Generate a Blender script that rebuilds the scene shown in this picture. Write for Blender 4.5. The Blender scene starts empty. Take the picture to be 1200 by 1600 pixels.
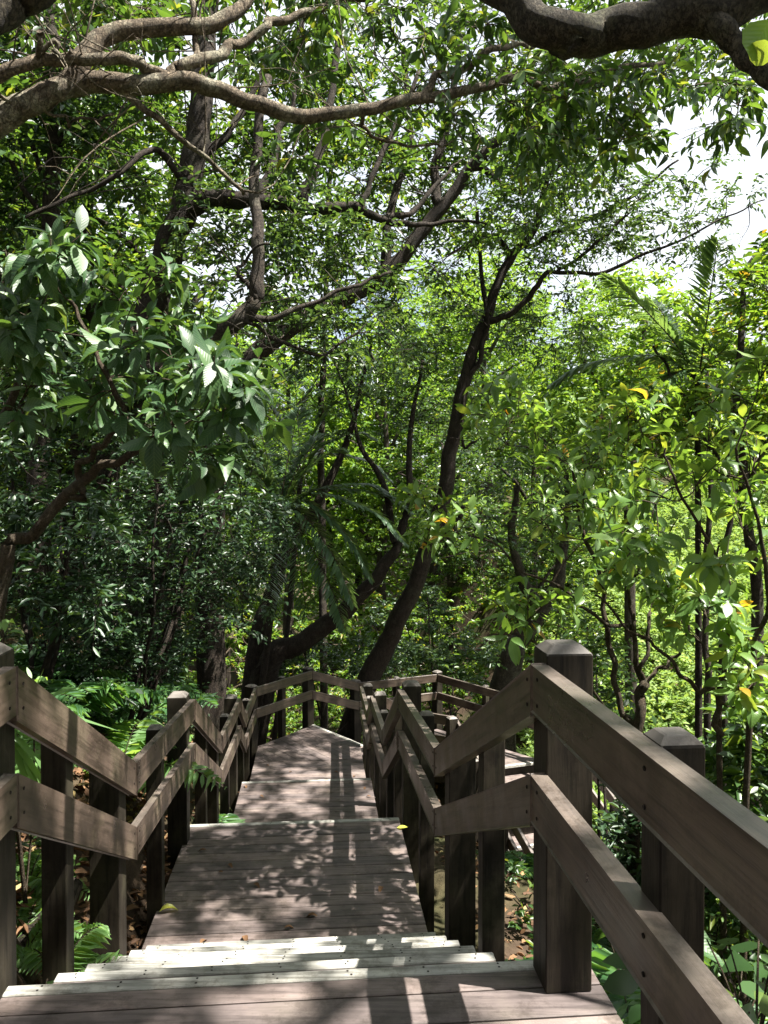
import bpy, bmesh, math
import numpy as np
from mathutils import Vector, Matrix

rng = np.random.default_rng(11)
S = bpy.context.scene
COL = S.collection
R = math.radians
FPX, CX, CY, EYE, HOR = 1230.0, 600.0, 800.0, 1.55, 780.0
PITCH = math.atan((CY - HOR) / FPX)          # camera looks down by this much
CP, SP = math.cos(PITCH), math.sin(PITCH)
SUN = np.array([0.50, -0.10, 1.0]); SUN /= np.linalg.norm(SUN)

def P(px, py, d):
    """point seen at photo pixel (px,py) at distance d along the view axis"""
    x = (px - CX) / FPX * d
    u = -(py - CY) / FPX * d
    return np.array([x, d * CP + u * SP, EYE - d * SP + u * CP])

def project(p):
    p = np.asarray(p); q = p - np.array([0, 0, EYE])
    d = q[..., 1] * CP - q[..., 2] * SP
    u = q[..., 1] * SP + q[..., 2] * CP
    d = np.where(np.abs(d) < 1e-3, 1e-3, d)
    return CX + FPX * q[..., 0] / d, CY - FPX * u / d, d

TH = R(4.8)
def W(s, t, z=0.0):
    """walkway frame: s along the first flights, t to the right"""
    return np.array([t * math.cos(TH) - s * math.sin(TH), t * math.sin(TH) + s * math.cos(TH), z])

# ---------------------------------------------------------------- materials
def new_mat(name):
    m = bpy.data.materials.new(name); m.use_nodes = True
    nt = m.node_tree
    for n in list(nt.nodes): nt.nodes.remove(n)
    out = nt.nodes.new('ShaderNodeOutputMaterial')
    return m, nt, out

def N(nt, typ, **kw):
    n = nt.nodes.new(typ)
    for k, v in kw.items():
        if k in n.inputs: n.inputs[k].default_value = v
        else: setattr(n, k, v)
    return n

def ramp(nt, stops):
    r = nt.nodes.new('ShaderNodeValToRGB')
    e = r.color_ramp.elements
    while len(e) < len(stops): e.new(0.5)
    for el, (p, c) in zip(e, stops):
        el.position = p; el.color = (*c, 1) if len(c) == 3 else c
    return r

def mixc(nt, a, b, fac, mode='MIX'):
    m = nt.nodes.new('ShaderNodeMix'); m.data_type = 'RGBA'; m.blend_type = mode
    for sock, v in ((m.inputs[0], fac), (m.inputs[6], a), (m.inputs[7], b)):
        if isinstance(v, bpy.types.NodeSocket): nt.links.new(v, sock)
        elif isinstance(v, (int, float)): sock.default_value = v
        else: sock.default_value = (*v, 1)
    return m.outputs[2]

def leaf_mat(name, stops, trans=0.42, rough=0.36, spec=0.5, veins=False, tcol=(2.4, 2.05, 0.85)):
    m, nt, out = new_mat(name)
    g = N(nt, 'ShaderNodeNewGeometry')
    rp = ramp(nt, stops); nt.links.new(g.outputs['Random Per Island'], rp.inputs[0])
    col = rp.outputs[0]
    p = N(nt, 'ShaderNodeBsdfPrincipled', Roughness=rough)
    p.inputs['Specular IOR Level'].default_value = spec
    if veins:
        uv = N(nt, 'ShaderNodeUVMap')
        sx = N(nt, 'ShaderNodeSeparateXYZ'); nt.links.new(uv.outputs[0], sx.inputs[0])
        ab = N(nt, 'ShaderNodeMath', operation='ABSOLUTE'); nt.links.new(sx.outputs[1], ab.inputs[0])
        k = N(nt, 'ShaderNodeMath', operation='MULTIPLY_ADD'); nt.links.new(ab.outputs[0], k.inputs[0]); k.inputs[1].default_value = -0.55
        nt.links.new(sx.outputs[0], k.inputs[2])
        f = N(nt, 'ShaderNodeMath', operation='MULTIPLY'); nt.links.new(k.outputs[0], f.inputs[0]); f.inputs[1].default_value = 62.0
        sn = N(nt, 'ShaderNodeMath', operation='SINE'); nt.links.new(f.outputs[0], sn.inputs[0])
        st = ramp(nt, [(0.0, (0, 0, 0)), (0.82, (0, 0, 0)), (0.97, (1, 1, 1))])
        h = N(nt, 'ShaderNodeMath', operation='MULTIPLY_ADD'); nt.links.new(sn.outputs[0], h.inputs[0]); h.inputs[1].default_value = 0.5; h.inputs[2].default_value = 0.5
        nt.links.new(h.outputs[0], st.inputs[0])
        rib = N(nt, 'ShaderNodeMath', operation='LESS_THAN'); nt.links.new(ab.outputs[0], rib.inputs[0]); rib.inputs[1].default_value = 0.022
        mx = N(nt, 'ShaderNodeMath', operation='MAXIMUM'); nt.links.new(st.outputs[0], mx.inputs[0]); nt.links.new(rib.outputs[0], mx.inputs[1])
        sc = N(nt, 'ShaderNodeMath', operation='MULTIPLY'); nt.links.new(mx.outputs[0], sc.inputs[0]); sc.inputs[1].default_value = 0.22
        col = mixc(nt, col, (0.16, 0.24, 0.08), sc.outputs[0])
        b = N(nt, 'ShaderNodeBump', Strength=0.18, Distance=0.003); nt.links.new(h.outputs[0], b.inputs['Height'])
        nt.links.new(b.outputs[0], p.inputs['Normal'])
    nt.links.new(col, p.inputs['Base Color'])
    t = N(nt, 'ShaderNodeBsdfTranslucent')
    nt.links.new(mixc(nt, col, tcol, 1.0, 'MULTIPLY'), t.inputs['Color'])
    mx = N(nt, 'ShaderNodeMixShader'); mx.inputs[0].default_value = trans
    nt.links.new(p.outputs[0], mx.inputs[1]); nt.links.new(t.outputs[0], mx.inputs[2])
    nt.links.new(mx.outputs[0], out.inputs[0])
    return m

def wood_mat(name, base, dark, moss=0.3, rough=0.55, scale=(60, 60, 3), spec=0.4, grime=0.8, fade_sheen=0.0, mosscol=(0.10, 0.10, 0.05)):
    m, nt, out = new_mat(name)
    tc = N(nt, 'ShaderNodeTexCoord')
    oi = N(nt, 'ShaderNodeObjectInfo'); om = N(nt, 'ShaderNodeMath', operation='MULTIPLY'); nt.links.new(oi.outputs['Random'], om.inputs[0]); om.inputs[1].default_value = 37.0
    va = N(nt, 'ShaderNodeVectorMath', operation='ADD'); nt.links.new(tc.outputs['Object'], va.inputs[0]); nt.links.new(om.outputs[0], va.inputs[1])
    class _T: outputs = {'Object': va.outputs[0]}
    tc = _T
    mp = N(nt, 'ShaderNodeMapping'); nt.links.new(va.outputs[0], mp.inputs[0]); mp.inputs['Scale'].default_value = scale
    n1 = N(nt, 'ShaderNodeTexNoise', Scale=1.0, Detail=6.0, Roughness=0.65); nt.links.new(mp.outputs[0], n1.inputs['Vector'])
    n2 = N(nt, 'ShaderNodeTexNoise', Scale=3.2, Detail=5.0, Roughness=0.6); nt.links.new(tc.outputs['Object'], n2.inputs['Vector'])
    n3 = N(nt, 'ShaderNodeTexNoise', Scale=38.0, Detail=4.0, Roughness=0.7); nt.links.new(tc.outputs['Object'], n3.inputs['Vector'])
    g = N(nt, 'ShaderNodeNewGeometry')
    r1 = ramp(nt, [(0.36, dark), (0.5, base), (0.68, tuple(min(1, x * 1.25) for x in base))]); nt.links.new(n1.outputs[0], r1.inputs[0])
    r2 = ramp(nt, [(0.38, (0.62, 0.62, 0.6)), (0.62, (1.1, 1.08, 1.05))]); nt.links.new(n2.outputs[0], r2.inputs[0])
    c = mixc(nt, r1.outputs[0], r2.outputs[0], 1.0, 'MULTIPLY')
    ri = ramp(nt, [(0.0, (0.78, 0.78, 0.8)), (1.0, (1.15, 1.12, 1.1))]); nt.links.new(g.outputs['Random Per Island'], ri.inputs[0])
    c = mixc(nt, c, ri.outputs[0], 1.0, 'MULTIPLY')
    rm = ramp(nt, [(0.50, (0, 0, 0)), (0.66, (1, 1, 1))]); nt.links.new(n2.outputs[0], rm.inputs[0])
    fm = N(nt, 'ShaderNodeMath', operation='MULTIPLY'); nt.links.new(rm.outputs[0], fm.inputs[0]); fm.inputs[1].default_value = moss
    c = mixc(nt, c, mosscol, fm.outputs[0])
    rs = ramp(nt, [(0.62, (0, 0, 0)), (0.72, (1, 1, 1))]); nt.links.new(n3.outputs[0], rs.inputs[0])
    fs = N(nt, 'ShaderNodeMath', operation='MULTIPLY'); nt.links.new(rs.outputs[0], fs.inputs[0]); fs.inputs[1].default_value = 0.35
    c = mixc(nt, c, dark, fs.outputs[0])
    n4 = N(nt, 'ShaderNodeTexNoise', Scale=7.0, Detail=11.0, Roughness=0.78); nt.links.new(tc.outputs['Object'], n4.inputs['Vector'])
    rg = ramp(nt, [(0.40, (0.55, 0.53, 0.5)), (0.50, (1, 1, 1)), (0.60, (1, 1, 1)), (0.70, (1.35, 1.3, 1.22))]); nt.links.new(n4.outputs[0], rg.inputs[0])
    c = mixc(nt, c, rg.outputs[0], grime, 'MULTIPLY')
    if fade_sheen:  # up-facing wood paler: weathering, plus sky sheen put into the colour
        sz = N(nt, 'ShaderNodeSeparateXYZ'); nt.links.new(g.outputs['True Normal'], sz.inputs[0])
        rf = ramp(nt, [(0.45, (0, 0, 0)), (0.75, (fade_sheen,) * 3)]); nt.links.new(sz.outputs[2], rf.inputs[0])
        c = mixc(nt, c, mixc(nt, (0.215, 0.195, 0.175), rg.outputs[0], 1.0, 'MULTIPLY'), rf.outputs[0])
    p = N(nt, 'ShaderNodeBsdfPrincipled'); p.inputs['Specular IOR Level'].default_value = spec
    nt.links.new(c, p.inputs['Base Color'])
    rr = ramp(nt, [(0.3, (rough - .12,) * 3), (0.7, (rough + .18,) * 3)]); nt.links.new(n2.outputs[0], rr.inputs[0])
    nt.links.new(rr.outputs[0], p.inputs['Roughness'])
    b = N(nt, 'ShaderNodeBump', Strength=0.5, Distance=0.004); nt.links.new(n1.outputs[0], b.inputs['Height'])
    nt.links.new(b.outputs[0], p.inputs['Normal'])
    nt.links.new(p.outputs[0], out.inputs[0])
    return m

def bark_mat(name, c1, c2, lich=0.25, scale=9.0, lcol=(0.27, 0.27, 0.2)):
    m, nt, out = new_mat(name)
    tc = N(nt, 'ShaderNodeTexCoord')
    mp = N(nt, 'ShaderNodeMapping'); nt.links.new(tc.outputs['Object'], mp.inputs[0]); mp.inputs['Scale'].default_value = (1, 1, 0.45)
    n1 = N(nt, 'ShaderNodeTexNoise', Scale=scale * 2, Detail=8.0, Roughness=0.7); nt.links.new(mp.outputs[0], n1.inputs['Vector'])
    n2 = N(nt, 'ShaderNodeTexNoise', Scale=scale * .45, Detail=5.0, Roughness=0.6); nt.links.new(tc.outputs['Object'], n2.inputs['Vector'])
    r1 = ramp(nt, [(0.3, c1), (0.7, c2)]); nt.links.new(n1.outputs[0], r1.inputs[0])
    r2 = ramp(nt, [(0.5, (0, 0, 0)), (0.62, (1, 1, 1))]); nt.links.new(n2.outputs[0], r2.inputs[0])
    f = N(nt, 'ShaderNodeMath', operation='MULTIPLY'); nt.links.new(r2.outputs[0], f.inputs[0]); f.inputs[1].default_value = lich
    c = mixc(nt, r1.outputs[0], lcol, f.outputs[0])
    n3 = N(nt, 'ShaderNodeTexNoise', Scale=scale * 6, Detail=6.0, Roughness=0.75); nt.links.new(tc.outputs['Object'], n3.inputs['Vector'])
    dv = mixc(nt, tc.outputs['Object'], n1.outputs['Color'], 0.12)
    vo = N(nt, 'ShaderNodeTexVoronoi', feature='DISTANCE_TO_EDGE', Scale=scale * 3.2); nt.links.new(dv, vo.inputs['Vector'])
    rc = ramp(nt, [(0.0, (0.35, 0.33, 0.3)), (0.09, (1, 1, 1))]); nt.links.new(vo.outputs['Distance'], rc.inputs[0])
    c = mixc(nt, c, rc.outputs[0], 0.55, 'MULTIPLY')
    rk = ramp(nt, [(0.42, (0.6, 0.6, 0.6)), (0.6, (1.35, 1.33, 1.28))]); nt.links.new(n3.outputs[0], rk.inputs[0])
    c = mixc(nt, c, rk.outputs[0], 0.8, 'MULTIPLY')
    p = N(nt, 'ShaderNodeBsdfPrincipled', Roughness=0.85); nt.links.new(c, p.inputs['Base Color'])
    p.inputs['Specular IOR Level'].default_value = 0.2
    hh = N(nt, 'ShaderNodeMath', operation='MULTIPLY_ADD'); nt.links.new(rc.outputs[0], hh.inputs[0]); hh.inputs[1].default_value = 0.35; nt.links.new(n1.outputs[0], hh.inputs[2])
    b = N(nt, 'ShaderNodeBump', Strength=1.0, Distance=0.025); nt.links.new(hh.outputs[0], b.inputs['Height'])
    nt.links.new(b.outputs[0], p.inputs['Normal'])
    nt.links.new(p.outputs[0], out.inputs[0])
    return m

M = {}
M['deck'] = wood_mat('deck_boards', (0.16, 0.131, 0.124), (0.092, 0.074, 0.07), moss=0.18, rough=0.6, scale=(3, 40, 40))
M['rail'] = wood_mat('rail_wood', (0.086, 0.064, 0.051), (0.042, 0.031, 0.024), moss=0.26, rough=0.36, scale=(2.2, 45, 45), spec=0.5, fade_sheen=0.28)
M['post'] = wood_mat('post_wood', (0.034, 0.028, 0.02), (0.014, 0.0115, 0.0085), moss=0.35, rough=0.55, scale=(40, 40, 3), fade_sheen=0.75, spec=0.2, mosscol=(0.042, 0.044, 0.02))
M['nosing'] = wood_mat('pale_nosing', (0.41, 0.415, 0.385), (0.235, 0.235, 0.21), moss=0.2, rough=0.7, scale=(3, 60, 60))
M['bark_dark'] = bark_mat('dark_bark', (0.014, 0.011, 0.009), (0.055, 0.042, 0.032), 0.22, 9, (0.09, 0.09, 0.065))
M['bark_brown'] = bark_mat('brown_bark', (0.018, 0.015, 0.012), (0.075, 0.06, 0.046), 0.35, 9, (0.13, 0.125, 0.095))
M['bark_pale'] = bark_mat('pale_bark', (0.06, 0.047, 0.033), (0.24, 0.192, 0.138), 0.6, 12, (0.34, 0.33, 0.25))
M['bark_moss_shade'] = bark_mat('mossy_shaded_bark', (0.02, 0.017, 0.012), (0.10, 0.085, 0.06), 0.5, 12, (0.10, 0.105, 0.06))  # also the backlit tone of the left tree's corner limb
M['stem'] = bark_mat('shrub_stem', (0.035, 0.026, 0.018), (0.12, 0.09, 0.06), 0.3, 20, (0.15, 0.14, 0.1))
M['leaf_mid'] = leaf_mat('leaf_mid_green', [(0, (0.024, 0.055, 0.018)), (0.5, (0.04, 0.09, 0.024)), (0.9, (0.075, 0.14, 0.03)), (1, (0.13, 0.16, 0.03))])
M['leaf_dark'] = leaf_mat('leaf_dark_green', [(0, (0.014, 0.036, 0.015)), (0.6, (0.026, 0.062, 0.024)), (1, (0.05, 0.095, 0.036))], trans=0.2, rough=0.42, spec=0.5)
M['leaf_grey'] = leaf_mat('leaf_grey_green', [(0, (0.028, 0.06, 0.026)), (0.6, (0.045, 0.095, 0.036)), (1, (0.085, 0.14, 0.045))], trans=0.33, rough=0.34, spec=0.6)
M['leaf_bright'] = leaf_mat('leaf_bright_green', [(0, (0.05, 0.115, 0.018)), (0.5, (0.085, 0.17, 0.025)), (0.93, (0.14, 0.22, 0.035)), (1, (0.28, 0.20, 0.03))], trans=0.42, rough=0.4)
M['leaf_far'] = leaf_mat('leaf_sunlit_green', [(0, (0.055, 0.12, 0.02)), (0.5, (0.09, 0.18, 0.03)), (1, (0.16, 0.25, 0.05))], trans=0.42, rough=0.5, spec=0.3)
M['leaf_big'] = leaf_mat('leaf_broad_green', [(0, (0.02, 0.055, 0.02)), (0.5, (0.033, 0.085, 0.027)), (0.93, (0.06, 0.125, 0.036)), (1, (0.085, 0.13, 0.036))], trans=0.27, rough=0.47, spec=0.5, veins=True)
M['leaf_bigbright'] = leaf_mat('leaf_broad_bright', [(0, (0.06, 0.13, 0.028)), (0.6, (0.105, 0.2, 0.042)), (0.9, (0.15, 0.25, 0.06)), (0.985, (0.2, 0.25, 0.04)), (1, (0.4, 0.2, 0.02))], trans=0.42, rough=0.36, spec=0.5, veins=True)
M['fern'] = leaf_mat('fern_green', [(0, (0.03, 0.085, 0.03)), (0.6, (0.05, 0.13, 0.04)), (1, (0.09, 0.18, 0.05))], trans=0.38, rough=0.45)
M['fern_bright'] = leaf_mat('fern_pale_green', [(0, (0.09, 0.18, 0.055)), (0.6, (0.13, 0.25, 0.08)), (1, (0.18, 0.3, 0.1))], trans=0.42, rough=0.45)
M['palm'] = leaf_mat('palm_green', [(0, (0.05, 0.10, 0.05)), (1, (0.085, 0.15, 0.075))], trans=0.3, rough=0.34, spec=0.6)
M['palm_pale'] = leaf_mat('palm_pale_green', [(0, (0.07, 0.14, 0.06)), (1, (0.12, 0.2, 0.09))], trans=0.35, rough=0.4)
M['bolt'] = bark_mat('dark_metal', (0.02, 0.018, 0.016), (0.05, 0.04, 0.035), 0.0)
M['litter'] = leaf_mat('dry_leaf', [(0, (0.05, 0.028, 0.016)), (0.5, (0.13, 0.07, 0.035)), (0.85, (0.24, 0.14, 0.07)), (1, (0.3, 0.24, 0.1))], trans=0.12, rough=0.7, spec=0.2, tcol=(1.2, 1, .8))
M['meadow'] = leaf_mat('meadow_green', [(0, (0.12, 0.20, 0.05)), (0.6, (0.19, 0.29, 0.08)), (1, (0.26, 0.34, 0.12))], trans=0.4, rough=0.6, spec=0.2, tcol=(1.6, 1.5, .8))
M['redleaf'] = leaf_mat('red_leaf', [(0, (0.10, 0.03, 0.025)), (1, (0.2, 0.07, 0.05))], trans=0.3, tcol=(1.5, 0.8, 0.6))
M['yellowleaf'] = leaf_mat('yellow_leaf', [(0, (0.4, 0.42, 0.06)), (1, (0.45, 0.46, 0.08))], trans=0.25)

def soil():
    m, nt, out = new_mat('soil')
    tc = N(nt, 'ShaderNodeTexCoord')
    n1 = N(nt, 'ShaderNodeTexNoise', Scale=6.0, Detail=9.0, Roughness=0.7); nt.links.new(tc.outputs['Object'], n1.inputs['Vector'])
    n2 = N(nt, 'ShaderNodeTexNoise', Scale=0.35, Detail=4.0); nt.links.new(tc.outputs['Object'], n2.inputs['Vector'])
    r = ramp(nt, [(0.3, (0.025, 0.018, 0.012)), (0.55, (0.06, 0.042, 0.028)), (0.8, (0.12, 0.085, 0.05))]); nt.links.new(n1.outputs[0], r.inputs[0])
    r2 = ramp(nt, [(0.45, (0, 0, 0)), (0.6, (0.6, 0.6, 0.6))]); nt.links.new(n2.outputs[0], r2.inputs[0])
    c = mixc(nt, r.outputs[0], (0.035, 0.055, 0.015), r2.outputs[0])
    p = N(nt, 'ShaderNodeBsdfPrincipled', Roughness=0.95); nt.links.new(c, p.inputs['Base Color']); p.inputs['Specular IOR Level'].default_value = 0.1
    b = N(nt, 'ShaderNodeBump', Strength=0.8, Distance=0.05); nt.links.new(n1.outputs[0], b.inputs['Height']); nt.links.new(b.outputs[0], p.inputs['Normal'])
    nt.links.new(p.outputs[0], out.inputs[0]); return m
M['soil'] = soil()

# ---------------------------------------------------------------- mesh helpers
def link(o, parent=None):
    COL.objects.link(o)
    if parent is not None: o.parent = parent
    return o

def tag(o, label=None, cat=None, group=None, kind=None):
    if label: o['label'] = label
    if cat: o['category'] = cat
    if group: o['group'] = group
    if kind: o['kind'] = kind
    return o

def empty(name, loc, label, cat, group=None):
    o = bpy.data.objects.new(name, None); o.empty_display_size = 0.2
    o.location = loc; link(o)
    return tag(o, label, cat, group)

def tri_mesh(name, v, f, mat, parent=None, origin=None, smooth=False, uv=None):
    """v (n,3) world coordinates, f (m,3|4)"""
    v = np.asarray(v, dtype=np.float32); f = np.asarray(f, dtype=np.int32)
    if origin is None: origin = np.zeros(3)
    v = v - np.asarray(origin, dtype=np.float32)
    me = bpy.data.meshes.new(name)
    k = f.shape[1]
    me.vertices.add(len(v)); me.vertices.foreach_set('co', v.ravel())
    me.loops.add(f.size); me.loops.foreach_set('vertex_index', f.ravel())
    me.polygons.add(len(f)); me.polygons.foreach_set('loop_start', np.arange(0, f.size, k, dtype=np.int32))
    me.polygons.foreach_set('loop_total', np.full(len(f), k, dtype=np.int32))
    if smooth: me.polygons.foreach_set('use_smooth', np.ones(len(f), dtype=bool))
    if uv is not None:
        l = me.uv_layers.new(name='UVMap'); l.data.foreach_set('uv', np.asarray(uv, dtype=np.float32)[f.ravel()].ravel())
    me.materials.append(mat); me.update(calc_edges=True)
    o = bpy.data.objects.new(name, me)
    if parent is None: o.location = tuple(origin)
    link(o, parent)
    return o

def bm_obj(name, bm, mat, parent=None, origin=(0, 0, 0), bevel=0.0):
    if bevel > 0:
        bmesh.ops.bevel(bm, geom=bm.edges[:], offset=bevel, segments=1, affect='EDGES', clamp_overlap=True)
    bmesh.ops.recalc_face_normals(bm, faces=bm.faces[:])
    bmesh.ops.translate(bm, verts=bm.verts[:], vec=-Vector(origin))
    me = bpy.data.meshes.new(name); bm.to_mesh(me); bm.free()
    me.materials.append(mat)
    o = bpy.data.objects.new(name, me)
    if parent is None: o.location = origin
    return link(o, parent)

def hexa(bm, lo, hi):
    """lo, hi: 4 corner points each (matching order) -> closed box"""
    a = [bm.verts.new(tuple(p)) for p in lo]; b = [bm.verts.new(tuple(p)) for p in hi]
    bm.faces.new(a[::-1]); bm.faces.new(b)
    for i in range(4): bm.faces.new((a[i], a[(i + 1) % 4], b[(i + 1) % 4], b[i]))

def slab(bm, corners, z0, z1):
    hexa(bm, [(c[0], c[1], z0) for c in corners], [(c[0], c[1], z1) for c in corners])

class Wood:
    """collects tapered tubes"""
    def __init__(s): s.v = []; s.f = []; s.n = 0
    def tube(s, pts, rad, sides=7, rough=0.0):
        pts = np.asarray(pts, float); rad = np.asarray(rad, float); n = len(pts)
        if len(rad) != n: rad = np.interp(np.linspace(0, 1, n), np.linspace(0, 1, len(rad)), rad)
        t = np.gradient(pts, axis=0); t /= np.linalg.norm(t, axis=1)[:, None] + 1e-9
        ref = np.array([0.31, 0.2, 0.93]) if abs(t[:, 2]).mean() < 0.8 else np.array([0.95, 0.3, 0.1])
        u = np.cross(t, ref); u /= np.linalg.norm(u, axis=1)[:, None] + 1e-9
        w = np.cross(t, u)
        a = np.arange(sides) / sides * 2 * np.pi
        nz = rng.normal(size=(n, sides))
        for _ in range(2): nz = (nz + np.roll(nz, 1, 1)) / 2
        for _ in range(12): nz[1:] = (nz[1:] + nz[:-1]) / 2
        rr = rad[:, None] * (1 + 4.0 * rough * nz)
        ring = pts[:, None] + rr[..., None] * (np.cos(a)[None, :, None] * u[:, None] + np.sin(a)[None, :, None] * w[:, None])
        s.v.append(ring.reshape(-1, 3))
        i = np.arange(n - 1)[:, None] * sides; j = np.arange(sides)[None]; j2 = (j + 1) % sides
        q = np.stack([i + j, i + j2, i + sides + j2, i + sides + j], -1).reshape(-1, 4) + s.n
        s.f.append(q); s.n += n * sides
        # end cap (degenerate quads keep all faces the same size)
        e = s.n - sides
        for base in (e, s.n - n * sides):
            m = [[base + k, base + k + 1, base + (sides - 1 - k) - 1, base + sides - 1 - k] for k in range((sides - 1) // 2)]
            m = [q4 for q4 in m if len(set(q4)) == 4]
            if m: s.f.append(np.array(m))
    def build(s, name, mat, parent, origin):
        return tri_mesh(name, np.concatenate(s.v), np.concatenate(s.f), mat, parent, origin, smooth=True)

def smooth_path(pts, n=None, jitter=0.0):
    """Catmull-Rom resample of control points"""
    p = np.asarray(pts, float)
    if len(p) < 3: 
        n = n or 6
        q = p[0] + (p[-1] - p[0]) * np.linspace(0, 1, n)[:, None]
    else:
        e = np.vstack([2 * p[0] - p[1], p, 2 * p[-1] - p[-2]])
        per = max(3, (n or len(p) * 5) // (len(p) - 1)); q = []
        for i in range(1, len(e) - 2):
            for u in np.arange(per) / per:
                a, b, c, d = e[i - 1], e[i], e[i + 1], e[i + 2]
                q.append(0.5 * (2 * b + (c - a) * u + (2 * a - 5 * b + 4 * c - d) * u * u + (3 * b - a - 3 * c + d) * u ** 3))
        q.append(p[-1]); q = np.array(q)
    if jitter:
        nz = rng.normal(size=(len(q), 3))
        for _ in range(4): nz[1:] = (nz[1:] + nz[:-1]) / 2
        nz[0] = 0; nz[-1] = 0
        q = q + nz * jitter * 2.5
    return q

# leaf templates: (x along, y across, z up) and triangles
T_LO = (np.array([[0, 0, 0], [.45, .5, .07], [1, 0, -.08], [.45, -.5, .07]]), np.array([[0, 1, 2], [0, 2, 3]]))
T_MID = (np.array([[0, 0, 0], [.25, .40, .07], [.62, .42, .05], [1, 0, -.14], [.62, -.42, .05], [.25, -.40, .07]]),
         np.array([[0, 1, 2], [0, 2, 3], [0, 3, 4], [0, 4, 5]]))
_c = [(0, 0, 0), (.22, 0, .02), (.46, 0, .02), (.72, 0, -.05), (1, 0, -.2)]
_s = [(.12, .2, .03), (.3, .43, .085), (.52, .5, .09), (.75, .36, .02)]
_v = _c + _s + [(x, -y, z) for x, y, z in _s]
T_BIG = (np.array(_v), np.array([[0, 5, 1], [5, 6, 1], [6, 2, 1], [6, 7, 2], [7, 3, 2], [7, 8, 3], [8, 4, 3],
                                 [0, 1, 9], [9, 1, 10], [10, 1, 2], [10, 2, 11], [11, 2, 3], [11, 3, 12], [12, 3, 4]]))
T_PALM = (np.array([[0, .0, 0], [.3, .5, .0], [.3, -.5, .0], [.7, .38, -.03], [.7, -.38, -.03], [1, 0, -.12]]),
           np.array([[0, 1, 2], [2, 1, 3], [2, 3, 4], [4, 3, 5]]))
T_STRIP = (np.array([[0, .0, 0], [.3, .5, -.02], [.3, -.5, -.02], [.7, .38, -.14], [.7, -.38, -.14], [1, 0, -.36]]),
           np.array([[0, 1, 2], [2, 1, 3], [2, 3, 4], [4, 3, 5]]))

def unit(a): return a / (np.linalg.norm(a, axis=-1, keepdims=True) + 1e-9)

class Leaves:
    def __init__(s): s.p = []; s.d = []; s.n = []; s.l = []; s.w = []
    def add(s, p, d, n, l, w):
        s.p.append(np.atleast_2d(p)); s.d.append(np.atleast_2d(d)); s.n.append(np.atleast_2d(n))
        k = len(s.p[-1]); s.l.append(np.broadcast_to(l, (k,)).astype(float)); s.w.append(np.broadcast_to(w, (k,)).astype(float))
    def gaps(s, spots):
        """leaves out the leaves that hang in the sun's way to the given spots (x, y, z, radius)"""
        for i in range(len(s.p)):
            keep = np.ones(len(s.p[i]), bool)
            for (x, y, z, r) in spots:
                e = s.p[i] + s.d[i] / np.linalg.norm(s.d[i], axis=1, keepdims=True) * s.l[i][:, None] * .5 - np.array([x, y, z]); a = e @ SUN
                keep &= ~((np.linalg.norm(e - a[:, None] * SUN, axis=1) < r) & (a > .5))
            for k in 'pdnlw': getattr(s, k)[i] = getattr(s, k)[i][keep]
    def count(s): return sum(len(x) for x in s.p)
    def arrays(s, T):
        p, d, n = np.concatenate(s.p), unit(np.concatenate(s.d)), np.concatenate(s.n)
        l, w = np.concatenate(s.l), np.concatenate(s.w)
        side = unit(np.cross(n, d)); n = np.cross(d, side)
        tv, tf = T
        curl = 1 + 0.9 * rng.normal(size=(len(p), 1)) 
        v = (p[:, None] + (l[:, None] * tv[None, :, 0])[..., None] * d[:, None] + (w[:, None] * tv[None, :, 1])[..., None] * side[:, None]
             + (l[:, None] * tv[None, :, 2] * curl)[..., None] * n[:, None])
        f = tf[None] + (np.arange(len(p)) * len(tv))[:, None, None]
        uv = np.tile(tv[:, :2], (len(p), 1))
        return v.reshape(-1, 3), f.reshape(-1, 3), uv
    def build(s, name, mat, parent, origin, T=T_MID, uv=False):
        v, f, u = s.arrays(T)
        return tri_mesh(name, v, f, mat, parent, origin, uv=u if uv else None)

UP = np.array([0, 0, 1.0])
def rdir(n):
    return unit(rng.normal(size=(n, 3)))

def sprays(L, centers, bdir, tw=9, tlen=0.35, lv=9, ll=0.1, lw=0.4, droop=0.35, flat=0.6, spread=1.0, updir=0.15):
    """leafy twigs radiating from every centre"""
    K = len(centers)
    c = np.repeat(centers, tw, axis=0); b = np.repeat(bdir, tw, axis=0)
    d = unit(rdir(K * tw) * np.array([1, 1, flat]) * spread + 0.55 * b + updir * UP)
    tl = tlen * rng.uniform(0.45, 1.25, len(d))
    n = len(d)
    u = (np.arange(lv)[None] + rng.uniform(0, 1, (n, lv))) / lv
    u = 0.12 + 0.9 * u
    pos = c[:, None] + (d * tl[:, None])[:, None] * u[..., None]
    pos[..., 2] -= droop * 0.5 * tl[:, None] * u ** 2
    lat = unit(np.cross(d, UP) + 1e-3)
    sgn = np.where(np.arange(lv) % 2, 1.0, -1.0)[None, :, None] * lat[:, None]
    ld = d[:, None] * 0.65 + sgn * 0.85 + rng.normal(size=pos.shape) * 0.33
    ld[..., 2] -= droop
    nn = UP + rng.normal(size=pos.shape) * 0.5
    l = ll * rng.uniform(0.45, 1.3, (n, lv))
    L.add(pos.reshape(-1, 3), ld.reshape(-1, 3), nn.reshape(-1, 3), l.ravel(), (l * lw * rng.uniform(.8, 1.2, l.shape)).ravel())
    return c, d, tl

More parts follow.
